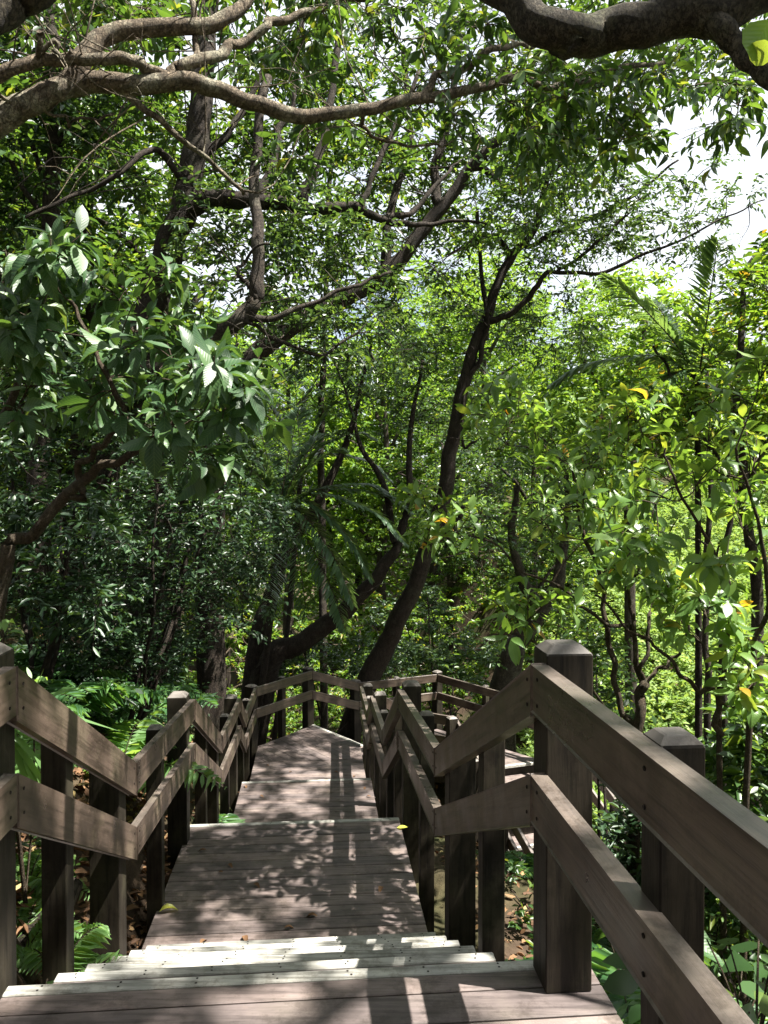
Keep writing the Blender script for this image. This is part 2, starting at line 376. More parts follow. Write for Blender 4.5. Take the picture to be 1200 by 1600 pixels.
def rosettes(L, centers, axis, k=8, ll=0.17, lw=0.36, droop=0.45):
    """whorls of broad leaves at branch ends"""
    K = len(centers)
    a = unit(axis)
    x = unit(np.cross(a, np.array([.3, .9, .2]))); y = np.cross(a, x)
    for j in range(k):
        ang = j * 2.4 + rng.uniform(-.4, .4, K)
        rad = np.cos(ang)[:, None] * x + np.sin(ang)[:, None] * y
        h = (j / k)
        d = rad * 1.0 + a * (0.15 + 0.55 * h) + rng.normal(size=(K, 3)) * 0.12
        d[:, 2] -= droop * (1.15 - h) * rng.uniform(.4, 1.4, K)
        l = ll * rng.uniform(0.5, 1.2, K) * (1 - 0.3 * h)
        p = centers - a * (0.05 * (1 - h))[..., None] if False else centers - a * (ll * 0.35 * (1 - h))
        nn = UP * 0.8 + a * 0.6 + rng.normal(size=(K, 3)) * 0.2
        L.add(p + unit(d) * 0.02, d, nn, l, l * lw * rng.uniform(.85, 1.15, K))

def vol(cx, cy, rx, ry, d0, d1, n):
    """n cluster centres spread through a cone section round the given sight line"""
    r = np.sqrt(rng.uniform(0, 1, n)); a = rng.uniform(0, 2 * np.pi, n)
    px = cx + rx * r * np.cos(a); py = cy + ry * r * np.sin(a); d = rng.uniform(d0, d1, n)
    return np.array([P(x, y, z) for x, y, z in zip(px, py, d)])

class Tree:
    def __init__(s, name, label, cat, base, group=None, bark='bark_brown'):
        s.o = empty(name, tuple(base), label, cat, group); s.base = np.asarray(base, float)
        s.w = Wood(); s.nodes = []; s.nr = []; s.bark = bark; s.L = Leaves(); s.cd = None
    def limb(s, pts, r0, r1, sides=9, jitter=0.012, node=True, rough=0.06, n=None):
        q = smooth_path(pts, n or len(pts) * 6, jitter)
        k = np.linspace(0, 1, len(q)); rr = r0 + (r1 - r0) * k ** 0.9
        s.w.tube(q, rr, sides, rough)
        if node: s.nodes += list(q[1:]); s.nr += list(rr[1:])
        return q
    def px_limb(s, ctrl, w0, w1, **kw):
        """ctrl: (px,py,depth) list; widths in photo pixels at each end"""
        pts = [P(*c) for c in ctrl]
        return s.limb(pts, w0 * ctrl[0][2] / FPX / 2, w1 * ctrl[-1][2] / FPX / 2, **kw)
    def branch_to(s, centers, rmin=0.006, maxr=0.05, wob=0.1, sides=5):
        """joins every cluster centre to the nearest wood with a curved branch; returns end directions"""
        cs = np.asarray(centers); nodes = np.array(s.nodes); nr = np.array(s.nr)
        d0 = np.array([np.min(np.linalg.norm(nodes - c, axis=1)) for c in cs])
        dirs = np.zeros_like(cs)
        for i in np.argsort(d0):
            c = cs[i]
            dd = np.linalg.norm(nodes - c, axis=1) * (1 + 0.25 * (nodes[:, 2] > c[2]))
            j = int(np.argmin(dd)); a = nodes[j]; ln = np.linalg.norm(c - a)
            k = max(4, min(9, int(ln / 0.25) + 3))
            u = np.linspace(0, 1, k)[:, None]
            q = a + (c - a) * u
            side = rng.normal(size=3) * wob * ln
            q += np.sin(np.pi * u) * (side + np.array([0, 0, -0.06 * ln])) + (np.sin(np.pi * u) > .01) * rng.normal(size=(k, 3)) * 0.02 * ln
            r0 = min(nr[j] * 0.7, maxr, rmin + 0.012 * ln); rr = np.linspace(max(r0, rmin), rmin * .7, k)
            s.w.tube(q, rr, sides)
            nodes = np.vstack([nodes, q[1:]]); nr = np.concatenate([nr, rr[1:]])
            e = q[-1] - q[-2]; dirs[i] = e / (np.linalg.norm(e) + 1e-9)
        s.nodes = list(nodes); s.nr = list(nr)
        return dirs
    def twigs(s, c, d, tl, r=0.003, every=1):
        for i in range(0, len(c), every):
            s.w.tube(np.array([c[i], c[i] + d[i] * tl[i] * .5 - UP * .02 * tl[i], c[i] + d[i] * tl[i] - UP * .12 * tl[i]]), [r, r * .8, r * .5], 3)
    def crown(s, centers, twig_every=3, rmin=0.006, maxr=0.05, wob=0.1, **kw):
        dirs = s.branch_to(centers, rmin, maxr, wob)
        c, d, tl = sprays(s.L, centers, dirs, **kw)
        if twig_every: s.twigs(c, d, tl, every=twig_every)
    def bare(s, n, l0=.4, l1=1.3, r=.006):
        """thin leafless side twigs"""
        nd = np.array(s.nodes)
        for i in rng.choice(len(nd), n):
            d = unit(rng.normal(size=3) * np.array([1, 1, .7]) + UP * .25); ln = rng.uniform(l0, l1)
            q = smooth_path([nd[i], nd[i] + d * ln * .5 + rng.normal(size=3) * .06 * ln, nd[i] + d * ln + rng.normal(size=3) * .14 * ln], 9, .006 * ln)
            s.w.tube(q, [r, r * .3], 4)
            for k in (4, 6):
                e = unit(d + rng.normal(size=3) * .7) * ln * .35; s.w.tube(np.array([q[k], q[k] + e * .5 + UP * .02, q[k] + e]), [r * .5, r * .2], 3)
    def finish(s, leaf='leaf_mid', T=T_MID, uv=False, crown='crown', trunk='trunk'):
        a = s.w.build(trunk, M[s.bark], s.o, s.base)
        b = s.L.build(crown, M[leaf], s.o, s.base, T, uv) if s.L.count() else None
        return a, b

# ---------------------------------------------------------------- ground
LOWER = [  # switchback: where the ground must stay under the walkway (x, y, z)
    (0.4, 13.8, -2.9), (1.3, 14.0, -2.95), (2.0, 13.0, -3.0), (2.4, 12.0, -3.6), (2.75, 11.0, -4.1), (3.1, 10.0, -4.6), (3.4, 9.0, -4.9), (3.7, 8.0, -4.95), (4.0, 7.2, -5.0)]
def ground_z(x, y):
    x = np.asarray(x, float); y = np.asarray(y, float)
    s = -x * math.sin(TH) + y * math.cos(TH); t = x * math.cos(TH) + y * math.sin(TH)
    g = np.interp(s, [-8, 0, 2.4, 4.5, 6.4, 8.2, 9.8, 12.6, 16, 24, 40, 80, 200], [.6, -.25, -.3, -1.45, -1.5, -2.3, -2.45, -2.85, -4.2, -7, -9, -9, -9])
    left = np.clip(-t - 0.98, 0, 30); right = np.clip(t - 0.8, 0, 40)
    g = g + np.interp(left, [0, .15, .5, 1.5, 4, 14, 30], [0, .28, .75, 1.9, 3.5, 5.5, 6.5]) * np.interp(s, [0, 14, 25], [1, .8, .4])
    g = g - np.interp(right, [0, 1, 3, 6, 15, 40], [0, .22, 1.25, 2.7, 3.4, 3.4]) * np.interp(s, [0, 10, 16, 24], [1, 1, .5, 0])
    g = g + np.interp(right, [0, 4, 8, 40], [0, .3, 1, 1]) * np.interp(s, [8, 14, 20, 30, 45, 90], [0, .5, 3.6, 8.2, 12, 14])
    g = g + 0.06 * np.sin(x * 2.1 + 1.3 * np.sin(y * 1.7)) + 0.05 * np.sin(y * 2.9 + x)
    for (a, b, c) in LOWER:
        r = np.hypot(x - a, y - b); k = np.clip((2.0 - r) / 0.8, 0, 1)
        g = np.where(g > c - .25, g * (1 - k) + (c - .25) * k, g)
    under = (np.abs(t + 0.15) < 1.15) & (s < 13.2)
    return g - 0.1 * under

def make_ground():
    xs = np.concatenate([np.linspace(-90, -14, 20)[:-1], np.linspace(-14, 14, 150), np.linspace(14, 90, 20)[1:]])
    ys = np.concatenate([np.linspace(-30, -4, 10)[:-1], np.linspace(-4, 24, 150), np.linspace(24, 140, 26)[1:]])
    X, Y = np.meshgrid(xs, ys); Z = ground_z(X, Y) + rng.normal(size=X.shape) * 0.015
    v = np.stack([X, Y, Z], -1).reshape(-1, 3); w = len(xs)
    i = np.arange(len(ys) - 1)[:, None] * w + np.arange(w - 1)[None]
    f = np.stack([i, i + 1, i + w + 1, i + w], -1).reshape(-1, 4)
    o = tri_mesh('ground', v, f, M['soil'], smooth=True)
    tag(o, kind='structure')
make_ground()

def ground_pt(x, y): return np.array([x, y, float(ground_z(x, y))])

# ---------------------------------------------------------------- walkway
TL, TR = -0.95, 0.665
def nails(bm, z, s1):
    for t in np.linspace(TL + .07, TR - .07, 7):
        for ds in (-.036, -.015):
            c = W(s1 + ds + rng.uniform(-.003, .003), t + rng.uniform(-.01, .01)); r = .0042
            vs = [bm.verts.new((c[0] + r * math.cos(a), c[1] + r * math.sin(a), z + .0052)) for a in np.arange(7) * 2 * math.pi / 7]
            bm.faces.new(vs).material_index = 1

def deck(name, label, s0, s1, z, t0=TL, t1=TR, bw=0.142, gap=0.009, nose=True, first_nose=None):
    org = W(s0, (t0 + t1) / 2, z)
    root = empty(name, tuple(org), label, 'deck')
    bm = bmesh.new(); s = s1
    ns = 0.052
    n = max(1, round((s1 - s0) / bw)); b = (s1 - s0) / n
    for i in range(n):
        a0 = s1 - (i + 1) * b + gap / 2; a1 = s1 - i * b - gap / 2
        if i == 0 and nose: a1 = s1 - ns - 0.002
        slab(bm, [W(a0, t0), W(a0, t1), W(a1, t1), W(a1, t0)], z - 0.03, z + rng.uniform(-.0012, .0012))
    bm_obj('deck_boards', bm, M['deck'], root, org, 0.004)
    bm = bmesh.new()
    for t in (t0 + .06, (t0 + t1) / 2, t1 - .06):
        slab(bm, [W(s0 + .02, t - .03), W(s0 + .02, t + .03), W(s1 - .06, t + .03), W(s1 - .06, t - .03)], z - 0.17, z - 0.032)
    slab(bm, [W(s1 - .055, t0), W(s1 - .055, t1), W(s1 - .025, t1), W(s1 - .025, t0)], z - 0.2, z - 0.036)
    bm_obj('joists', bm, M['post'], root, org)
    if nose:
        bm = bmesh.new()
        slab(bm, [W(s1 - ns, t0), W(s1 - ns, t1), W(s1, t1), W(s1, t0)], z - 0.034, z + 0.004)
        bmesh.ops.bevel(bm, geom=bm.edges[:], offset=.004, segments=1, affect='EDGES'); nails(bm, z, s1)
        bm_obj('nosing', bm, M['nosing'], root, org).data.materials.append(M['bolt'])
    return root

def flight(label, edges, zs):
    """edges: nosing lines (s) of every tread below the top deck, zs their heights"""
    org = W(edges[0], 0, zs[0])
    root = empty('wooden_stairs', tuple(org), label, 'stairs')
    for k in range(len(edges) - 1):
        s0, s1, z = edges[k], edges[k + 1], zs[k]
        bm = bmesh.new()
        m = (s0 + s1 - .05) / 2
        for a0, a1 in ((s0 - .02, m - .003), (m + .003, s1 - .054)):
            slab(bm, [W(a0, TL), W(a0, TR), W(a1, TR), W(a1, TL)], z - 0.03, z)
        st = bm_obj('step', bm, M['deck'], root, org, 0.002)
        bm = bmesh.new()
        slab(bm, [W(s1 - .052, TL), W(s1 - .052, TR), W(s1, TR), W(s1, TL)], z - 0.034, z + 0.004)
        bmesh.ops.bevel(bm, geom=bm.edges[:], offset=.004, segments=1, affect='EDGES'); nails(bm, z, s1)
        bm_obj('nosing', bm, M['nosing'], st, org).data.materials.append(M['bolt'])
        bm = bmesh.new()
        slab(bm, [W(s1 - .05, TL + .01), W(s1 - .05, TR - .01), W(s1 - .025, TR - .01), W(s1 - .025, TL + .01)], z - 0.2, z - 0.036)
        bm_obj('riser', bm, M['post'], st, org)
    for t in (TL - .05, TR + .0):
        bm = bmesh.new()
        a, b = edges[0] - .25, edges[-1] + .05
        za, zb = zs[0] + .1, zs[-1] - .18
        lo = [W(a, t, za - .3), W(a, t + .045, za - .3), W(b, t + .045, zb - .22), W(b, t, zb - .22)]
        hi = [W(a, t, za - .02 - .05), W(a, t + .045, za - .07), W(b, t + .045, zb), W(b, t, zb)]
        hexa(bm, lo, hi)
        bm_obj('stringer', bm, M['post'], root, org)
    return root

RISE = 0.185
Z1, Z2, Z3, Z4 = -1.11, -1.985, -2.355, -2.9
deck('wooden_platform', 'brown wooden platform at the top of the stairs, where the camera stands', -1.6, 2.57, 0.0, t0=-.985, t1=0.90)
e1 = [2.57 + .37 * k for k in range(6)]
flight('steep near stairs with six pale nosings, down from the top platform', e1, [-RISE * (k + 1) for k in range(5)])
deck('wooden_landing', 'dappled first landing of brown boards at the foot of the near stairs', 4.44, 6.5, Z1, t0=-1.045, t1=.67)
e2 = [6.5 + .37 * k for k in range(5)]
flight('hidden stairs below the pale edge of the first landing', e2, [Z1 - .175 * (k + 1) for k in range(4)])
deck('wooden_landing', 'second landing of shaded boards with a thin pale edge', 7.99, 9.9, Z2)
e3 = [9.9, 10.27]
flight('single step between the second landing and the turning deck', e3, [Z2 - .185])

def poly_deck(name, label, pts, z, ang, nose_edges=(), bw=0.142):
    """boards clipped to a convex polygon, running along direction ang"""
    org = np.array([*np.mean(np.array(pts), axis=0), z])
    root = empty(name, tuple(org), label, 'deck')
    d = np.array([math.cos(ang), math.sin(ang)]); nrm = np.array([-d[1], d[0]])
    pp = np.array(pts); h = pp @ nrm; bm = bmesh.new()
    n = int((h.max() - h.min()) / bw) + 1
    def clip(poly, a, sgn):
        out = []
        for i in range(len(poly)):
            p, q = poly[i], poly[(i + 1) % len(poly)]
            fp, fq = sgn * (p @ nrm - a), sgn * (q @ nrm - a)
            if fp >= 0: out.append(p)
            if fp * fq < 0: out.append(p + (q - p) * fp / (fp - fq))
        return out
    for i in range(n):
        a0 = h.min() + i * bw + .003; a1 = min(h.min() + (i + 1) * bw - .003, h.max())
        poly = clip(list(pp), a0, 1)
        if len(poly) > 2: poly = clip(poly, a1, -1)
        if len(poly) > 2:
            zt = z + rng.uniform(-.001, .001)
            lo = [bm.verts.new((p[0], p[1], z - .03)) for p in poly]; hi = [bm.verts.new((p[0], p[1], zt)) for p in poly]
            bm.faces.new(lo[::-1]); bm.faces.new(hi)
            for j in range(len(poly)): bm.faces.new((lo[j], lo[(j + 1) % len(poly)], hi[(j + 1) % len(poly)], hi[j]))
    bm_obj('deck_boards', bm, M['deck'], root, org)
    c2 = org[:2]
    bm = bmesh.new(); sh = [c2 + (p - c2) * .95 for p in pp]
    lo = [bm.verts.new((p[0], p[1], z - .19)) for p in sh]; hi = [bm.verts.new((p[0], p[1], z - .034)) for p in sh]
    bm.faces.new(lo[::-1]); bm.faces.new(hi)
    for j in range(len(sh)): bm.faces.new((lo[j], lo[(j + 1) % len(sh)], hi[(j + 1) % len(sh)], hi[j]))
    bm_obj('joists', bm, M['post'], root, org)
    for (a, b) in nose_edges:
        nosing_edge(a, b, z, root, org, c2)
    return root

def nosing_edge(a, b, z, root, org, inside):
    a, b = np.array(a), np.array(b); e = (b - a) / np.linalg.norm(b - a); n = np.array([-e[1], e[0]])
    if (inside - a) @ n < 0: n = -n
    bm = bmesh.new()
    o = -n * .012
    slab(bm, [a + o, b + o, b + n * .045, a + n * .045], z - .036, z + .006)
    bm_obj('nosing', bm, M['nosing'], root, org, 0.003)

xy = lambda s, t: W(s, t)[:2]
A = P(490, 1132, 13.63)[:2]; B = xy(12.45, TR)
Lf = xy(12.5, TL)
deck('wooden_landing', 'third landing of boards before the walkway turns right', 10.25, 11.75, Z3, nose=False)
tA = math.atan2(*(B - A)[::-1])
poly_deck('turning_deck', 'triangular turning deck with diagonal boards and a pale slanted edge',
          [xy(11.755, TL), xy(11.755, TR), B, A, Lf], Z3, tA, [(A, B)])
AB = (B - A) / np.linalg.norm(B - A); dirA = np.array([-AB[1], AB[0]])
if dirA[0] < 0: dirA = -dirA
def flight2(label, a, b, d, z0, rise, run, n):
    org = np.array([*a, z0]); root = empty('wooden_stairs', tuple(org), label, 'stairs')
    for k in range(n):
        z = z0 - rise * (k + 1); p, q = a + d * run * k, b + d * run * k
        bm = bmesh.new(); slab(bm, [p - d * .02, q - d * .02, q + d * (run - .05), p + d * (run - .05)], z - .03, z)
        st = bm_obj('step', bm, M['deck'], root, org, .002)
        nosing_edge(p + d * run, q + d * run, z, st, org, p)
        bm = bmesh.new(); slab(bm, [p + d * (run - .04), q + d * (run - .04), q + d * (run - .015), p + d * (run - .015)], z - .2, z - .04)
        bm_obj('riser', bm, M['post'], st, org)
    return root
flight2('short side stairs going down to the right from the turning deck', A, B, dirA, Z3, .182, .35, 2)
A2, B2 = A + dirA * .70, B + dirA * .70
PK = P(683, 1054, 15.23)[:2]
dirL = np.array([.33, -.944]); nL = np.array([.944, .33])
IN = np.array([1.18, 12.75]); OUT = IN + nL * 1.65
poly_deck('wooden_landing', 'lower corner landing behind the right railing, at the switchback', [A2, B2, IN, OUT, PK][::-1], Z4, math.atan2(nL[1], nL[0]), [(IN, OUT)])
flight2('lower stairs with sunlit treads seen through the right railing', IN, OUT, dirL, Z4, .17, .36, 10)
e = dirL * .36 * 10
poly_deck('wooden_landing', 'lowest landing at the foot of the switchback stairs', [IN + e, IN + e + dirL * 2, OUT + e + dirL * 2, OUT + e], Z4 - 1.87, math.atan2(nL[1], nL[0]))

RH, RT = 0.147, 0.042
def post(parent, c, ang, w, z0, z1, org):
    bm = bmesh.new()
    ca, sa = math.cos(ang), math.sin(ang)
    def ring(h, z): return [(c[0] + ca * x - sa * y, c[1] + sa * x + ca * y, z) for x, y in ((-h, -h), (h, -h), (h, h), (-h, h))]
    h = w / 2; cz = .028 if w > .12 else .02
    ins = .03 if w > .12 else .02
    a = [bm.verts.new(p) for p in ring(h, z0)]; b = [bm.verts.new(p) for p in ring(h, z1 - cz)]; t = [bm.verts.new(p) for p in ring(h - ins, z1)]
    bm.faces.new(a[::-1]); bm.faces.new(t)
    for i in range(4):
        j = (i + 1) % 4
        bm.faces.new((a[i], a[j], b[j], b[i])); bm.faces.new((b[i], b[j], t[j], t[i]))
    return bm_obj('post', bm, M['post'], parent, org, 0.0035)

def rail_board(parent, p, q, out, drop, org, label=None):
    """board with plumb ends; p,q: top inner points, out: unit vector away from the path"""
    p, q = np.array(p, float), np.array(q, float); d = q - p; hl = np.linalg.norm(d[:2])
    v = RH * math.hypot(1, d[2] / hl); o = np.array([*out, 0]) * RT
    g = d / np.linalg.norm(d) * .0015
    p = p + g; q = q - g
    dz = np.array([0, 0, 1.0])
    bm = bmesh.new()
    n = max(2, int(np.linalg.norm(d) / .35)); prev = None
    P0, Q0 = p - dz * drop, q - dz * drop
    hexa(bm, [P0 - dz * v, P0 - dz * v + o, Q0 - dz * v + o, Q0 - dz * v], [P0, P0 + o, Q0 + o, Q0])
    ex = Vector(d / np.linalg.norm(d)); ey = Vector((*out, 0)).normalized(); ez = ex.cross(ey).normalized(); ey = ez.cross(ex)
    ml = Matrix.Translation(Vector(p) - Vector(org)) @ Matrix((ex, ey, ez)).transposed().to_4x4()
    bmesh.ops.translate(bm, verts=bm.verts[:], vec=-Vector(org)); bm.transform(ml.inverted())
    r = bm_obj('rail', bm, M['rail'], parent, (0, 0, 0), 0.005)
    r.matrix_local = ml
    return r, ml

def railing(name, label, pts, outs, posts, drop=.345, bolts=False):
    """pts: rail top nodes (x,y,z); outs: outward unit vector per segment; posts: (xy, angle, width, z0, ztop)"""
    org = np.array([pts[0][0], pts[0][1], pts[0][2] - 1.03])
    root = empty(name, tuple(org), label, 'railing')
    for i in range(len(pts) - 1):
        for dr in (0, drop):
            r, ml = rail_board(root, pts[i], pts[i + 1], outs[i], dr, org)
            if bolts and i < 3:
                p, q = np.array(pts[i]), np.array(pts[i + 1]); ln = np.linalg.norm(q - p); o3 = np.array([*outs[i], 0])
                us = [.06 / ln, 1 - .06 / ln] if i else [1 - .85 / ln, 1 - .06 / ln]
                for u in us:
                    for dz in (.035, .115):
                        c = p + (q - p) * u - UP * (dr + dz) - o3 * .0025
                        wd = Wood(); wd.tube(np.array([c, c + o3 * .006]), [.0055, .0055], 8); bo = wd.build('bolt', M['bolt'], r, org); bo.matrix_parent_inverse = ml.inverted()
    for (c, ang, w, z0, z1) in posts: post(root, c, ang, w, z0, z1, org)
    return root

def line_interp(nodes, s):
    a = np.array(nodes); return float(np.interp(s, a[:, 0], a[:, 1]))
right_nodes = [(-1.6, 1.035), (2.40, 1.035), (4.45, .12), (6.52, -.04), (8.15, -.86), (9.95, -.95), (10.7, -1.36), (12.45, -1.42)]
left_nodes = [(-1.6, 1.015), (2.61, 1.008), (4.27, .14), (6.28, -.03), (8.05, -.86), (9.95, -.95), (10.7, -1.36), (12.5, -1.42)]
floor_nodes = [(-2, 0), (2.57, 0), (4.5, -1.1), (6.5, -1.11), (8, -1.985), (9.9, -1.985), (10.3, -2.355), (13, -2.355)]
BIG, SML = .148, .098
def side_posts(nodes, tface, sgn, ss):
    out = []
    for (s, w, ex) in ss:
        t = tface + sgn * (RT + w / 2 + .001)
        z0 = min(line_interp(floor_nodes, s) - .55, float(ground_z(*W(s, t)[:2])) - .1)
        if abs(s - 2.46) < .06: z0 = 0.002
        out.append((W(s, t)[:2], TH, w, z0, line_interp(nodes, s) + ex))
    return out
rp = side_posts(right_nodes, TR, 1, [(-.6, SML, .02), (.7, SML, .02), (1.62, SML, .02), (2.46, BIG, .085), (3.38, SML, -.02), (4.28, BIG, .02), (5.45, SML, .02), (6.55, BIG, .075),
                                     (7.3, SML, .02), (8.1, BIG, .02), (9.0, SML, .02), (9.88, BIG, .06), (10.75, BIG, .02), (11.6, SML, .02), (12.38, BIG, .05)])
lp = side_posts(left_nodes, TL - .015, -1, [(-.6, SML, .02), (.9, SML, .02), (2.635, BIG, .085), (3.28, SML, -.005), (4.14, BIG, .035), (5.2, SML, .02), (6.2, BIG, .075),
                                     (7.2, SML, .02), (8.0, BIG, .02), (9.0, SML, .02), (9.88, BIG, .06), (10.75, BIG, .02), (11.6, SML, .02)])
oR, oL = W(0, 1)[:2], W(0, -1)[:2]
railing('wooden_railing', 'brown zigzag railing along the right side of the stairs', [W(s, TR, z) for s, z in right_nodes], [oR] * 7, rp, bolts=True)
railing('wooden_railing', 'brown railing along the left side, striped with sunlight', [W(s, TL - .015, z) for s, z in left_nodes], [oL] * 7, lp, bolts=True)
# outer railing round the turn
zt = -1.42
nA = dirA
Lp = W(12.5, TL - .015, zt)
Ap = np.array([*(A + np.array([-.02, .04])), -1.425])
Vp = np.array([*(A + dirA * 1.0 + np.array([-.03, .05])), -1.78]); Kp = np.array([*(PK), -1.84])
oLA = unit(np.array([-(A - Lf)[1], (A - Lf)[0]])); oAK = -AB if False else unit(np.array([-dirA[1], dirA[0]]))
dK = unit(OUT - PK); oK = np.array([-dK[1], dK[0]]); 
if oK @ np.array([1, 1.0]) < 0: oK = -oK
Op = np.array([*OUT, -1.93]); E1 = OUT + dirL * 3.6; Ep = np.array([*E1, -1.93 - 1.7]); Fp = np.array([*(E1 + dirL * 2), -3.65])
def pst(p, out, w, ex, ang, low=1.6): 
    c = np.array(p[:2]) + np.array(out) * (RT + w / 2); return (c, ang, w, p[2] - low, p[2] + ex)
aLA = math.atan2(*(A - Lf)[::-1]); aAK = math.atan2(dirA[1], dirA[0]); aK = math.atan2(dK[1], dK[0]); aL = math.atan2(dirL[1], dirL[0])
lerp = lambda p, q, u: p + (q - p) * u
railing('wooden_railing', 'far brown railing peaking at the corner where the walkway turns', [Lp, Ap, Vp, Kp], [oLA, oAK, oAK],
        [pst(Lp, oLA, BIG, .03, aLA), pst(lerp(Lp, Ap, .5), oLA, SML, .03, aLA), pst(Ap, unit(oLA + oAK) * 1.0, BIG, .05, (aLA + aAK) / 2), pst(Vp, oAK, BIG, .04, aAK),
         pst(Kp, unit(oAK + oK), BIG, .05, aAK), pst(lerp(Vp, Kp, .5), oAK, SML, .02, aAK)])
railing('wooden_railing', 'dark outer railing of the lower switchback running down to the right', [Kp + [.004, 0, 0], Op, Ep, Fp], [oK, nL, nL],
        [pst(lerp(Kp, Op, .45), oK, SML, .02, aK), pst(Op, nL, BIG, .06, aL)] + [pst(lerp(Op, Ep, u), nL, SML if u not in (1,) else BIG, .02, aL) for u in (.25, .5, .75, 1)] + [pst(lerp(Ep, Fp, .9), nL, BIG, .03, aL)])
Bp = np.array([*(B + dirA * .05), -1.43]); B2p = np.array([*(B2 + dirA * .25), -1.93]); Ip = np.array([*IN, -1.99]); E2 = IN + dirL * 3.6; I2 = np.array([*E2, -3.68]); I3 = np.array([*(E2 + dirL * 2), -3.7])
oB = -np.array([-dirA[1], dirA[0]]); dI = unit(IN - (B2 + dirA * .25)); oI = np.array([dI[1], -dI[0]])
railing('wooden_railing', 'inner railing of the lower switchback, seen between the right posts', [Bp, B2p, Ip, I2, I3], [oB, oI, -nL, -nL],
        [pst(B2p, oB, BIG, .02, aAK), pst(Ip, unit(oI - nL), BIG, .03, aL)] + [pst(lerp(Ip, I2, u), -nL, SML, .02, aL) for u in (.25, .5, .75)] + [pst(I2, -nL, BIG, .03, aL), pst(I3, -nL, BIG, .03, aL)])

# bolt heads on the near rails and fallen leaves on the boards
def small_leaf(name, label, p, d, l, w, mat):
    L = Leaves(); L.add(np.array(p), np.array(d), np.array([.1, -.1, 1.0]), l, w)
    o = L.build(name, M[mat], None, np.array(p), T_BIG, True); tag(o, label, 'leaf')
q = P(248, 1428, 5.05); q[2] = Z1 + .012
small_leaf('fallen_leaf', 'yellow green curled leaf lying on the first landing near the left post', q, (1, .35, .25), .12, .045, 'yellowleaf')
q = P(620, 1296, 6.35); q[2] = Z1 + .01
small_leaf('fallen_leaf', 'small yellow leaf lying by the right post at the pale landing edge', q, (1, .1, .1), .09, .05, 'yellowleaf')

dl = Leaves(); dl.add(np.zeros(3), (1, 0, .12), (0, 0, 1), .075, .034)
dry = dl.build('fallen_leaf', M['litter'], None, np.zeros(3), T_BIG, True)
tag(dry, 'small dry brown leaf lying on the walkway boards', 'leaf', 'dry leaves scattered on the boards')
spots = []
for _ in range(46):
    s_ = rng.uniform(.9, 12.0); e_ = rng.uniform(0, 1) ** 2 * .8; t_ = (TL + .04 + e_) if rng.uniform() < .6 else (TR - .04 - e_)
    if s_ < 2.5: z_ = 0
    elif 4.45 < s_ < 6.44: z_ = Z1
    elif 8.0 < s_ < 9.83: z_ = Z2
    elif 10.3 < s_ < 11.7: z_ = Z3
    else: continue
    spots.append((s_, t_, z_))
for n_, (s_, t_, z_) in enumerate(spots):
    o_ = dry if n_ == 0 else dry.copy()
    if n_: COL.objects.link(o_)
    o_.location = tuple(W(s_, t_, z_ + .008)); o_.rotation_euler = (rng.uniform(-.2, .2), rng.uniform(-.1, .1), rng.uniform(0, 6.3)); k_ = rng.uniform(.5, 1.1); o_.scale = (k_, k_, k_)
def above(c, h=0.15):
    c = np.asarray(c); return c[c[:, 2] > ground_z(c[:, 0], c[:, 1]) + h]

def off_path(c):
    """drops centres that would hang inside the walkway's own space"""
    c = np.asarray(c)
    s = -c[:, 0] * math.sin(TH) + c[:, 1] * math.cos(TH); t = c[:, 0] * math.cos(TH) + c[:, 1] * math.sin(TH)
    fl = np.interp(s, [f[0] for f in floor_nodes], [f[1] for f in floor_nodes])
    bad = (np.abs(t + .15) < 1.35) & (s < 13) & (s > -2) & (c[:, 2] < fl + 2.2)
    lower = np.zeros(len(c), bool)
    for (a, b, z) in LOWER: lower |= (np.hypot(c[:, 0] - a, c[:, 1] - b) < 1.15) & (c[:, 2] < z + 1.7)
    return c[~(bad | lower)]

def not_sky(c):
    """keeps the clearing over the valley on the right open"""
    px, py, d = project(c)
    return c[~((d > 0) & (px > 905 + 0.25 * np.clip(py - 250, -100, 200)) & (py < 470) & (py > 150))]

def shafts(c, spots):
    """opens the canopy towards the sun above the given spots (x, y, z, radius)"""
    c = np.asarray(c)
    for (x, y, z, r) in spots:
        e = c - np.array([x, y, z]); a = e @ SUN
        off = np.linalg.norm(e - a[:, None] * SUN, axis=1)
        c = c[~((a > 0.3) & (off < r))]
    return c
SPOTS = [(-1.75, 3.6, .2, .75), (-1.5, 4.0, 2.2, .55), (-2.0, 6.0, 0, .6), (2.2, 5.4, .8, .6), (2.5, 5.6, 1.6, .8), (-1.1, 3.3, .7, .22), (-1.2, 4.6, .3, .2)]
# ================= overhanging trees beside the top platform
t = Tree('overhanging_tree', 'pale barked tree on the left whose long bare limb crosses the top of the view', 'tree', ground_pt(-3.4, 2.2), bark='bark_pale')
t.limb([t.base - UP * .2, t.base + [.1, .3, 1.2], [-3.1, 3.2, 2.6], P(-330, 420, 3.9)], .17, .12)
t.px_limb([(-330, 420, 3.9), (-150, 300, 3.9), (0, 188, 3.9), (60, 152, 3.9), (108, 122, 3.95), (134, 86, 4.0), (165, 60, 4.05), (230, 44, 4.1), (325, 37, 4.2), (372, 18, 4.3), (400, -30, 4.4), (430, -120, 4.6)], 47, 16, n=60, jitter=.004, rough=.03)
t.px_limb([(104, 134, 3.97), (150, 128, 4.0), (205, 132, 4.02), (290, 127, 4.05), (345, 142, 4.1), (400, 165, 4.15), (460, 177, 4.2), (520, 177, 4.25), (580, 168, 4.3), (650, 154, 4.4), (700, 148, 4.5), (760, 131, 4.6), (815, 120, 4.7), (850, 134, 4.8), (890, 130, 4.9), (960, 106, 5.0), (1040, 97, 5.2)], 34, 7, n=90, jitter=.004, rough=.035)
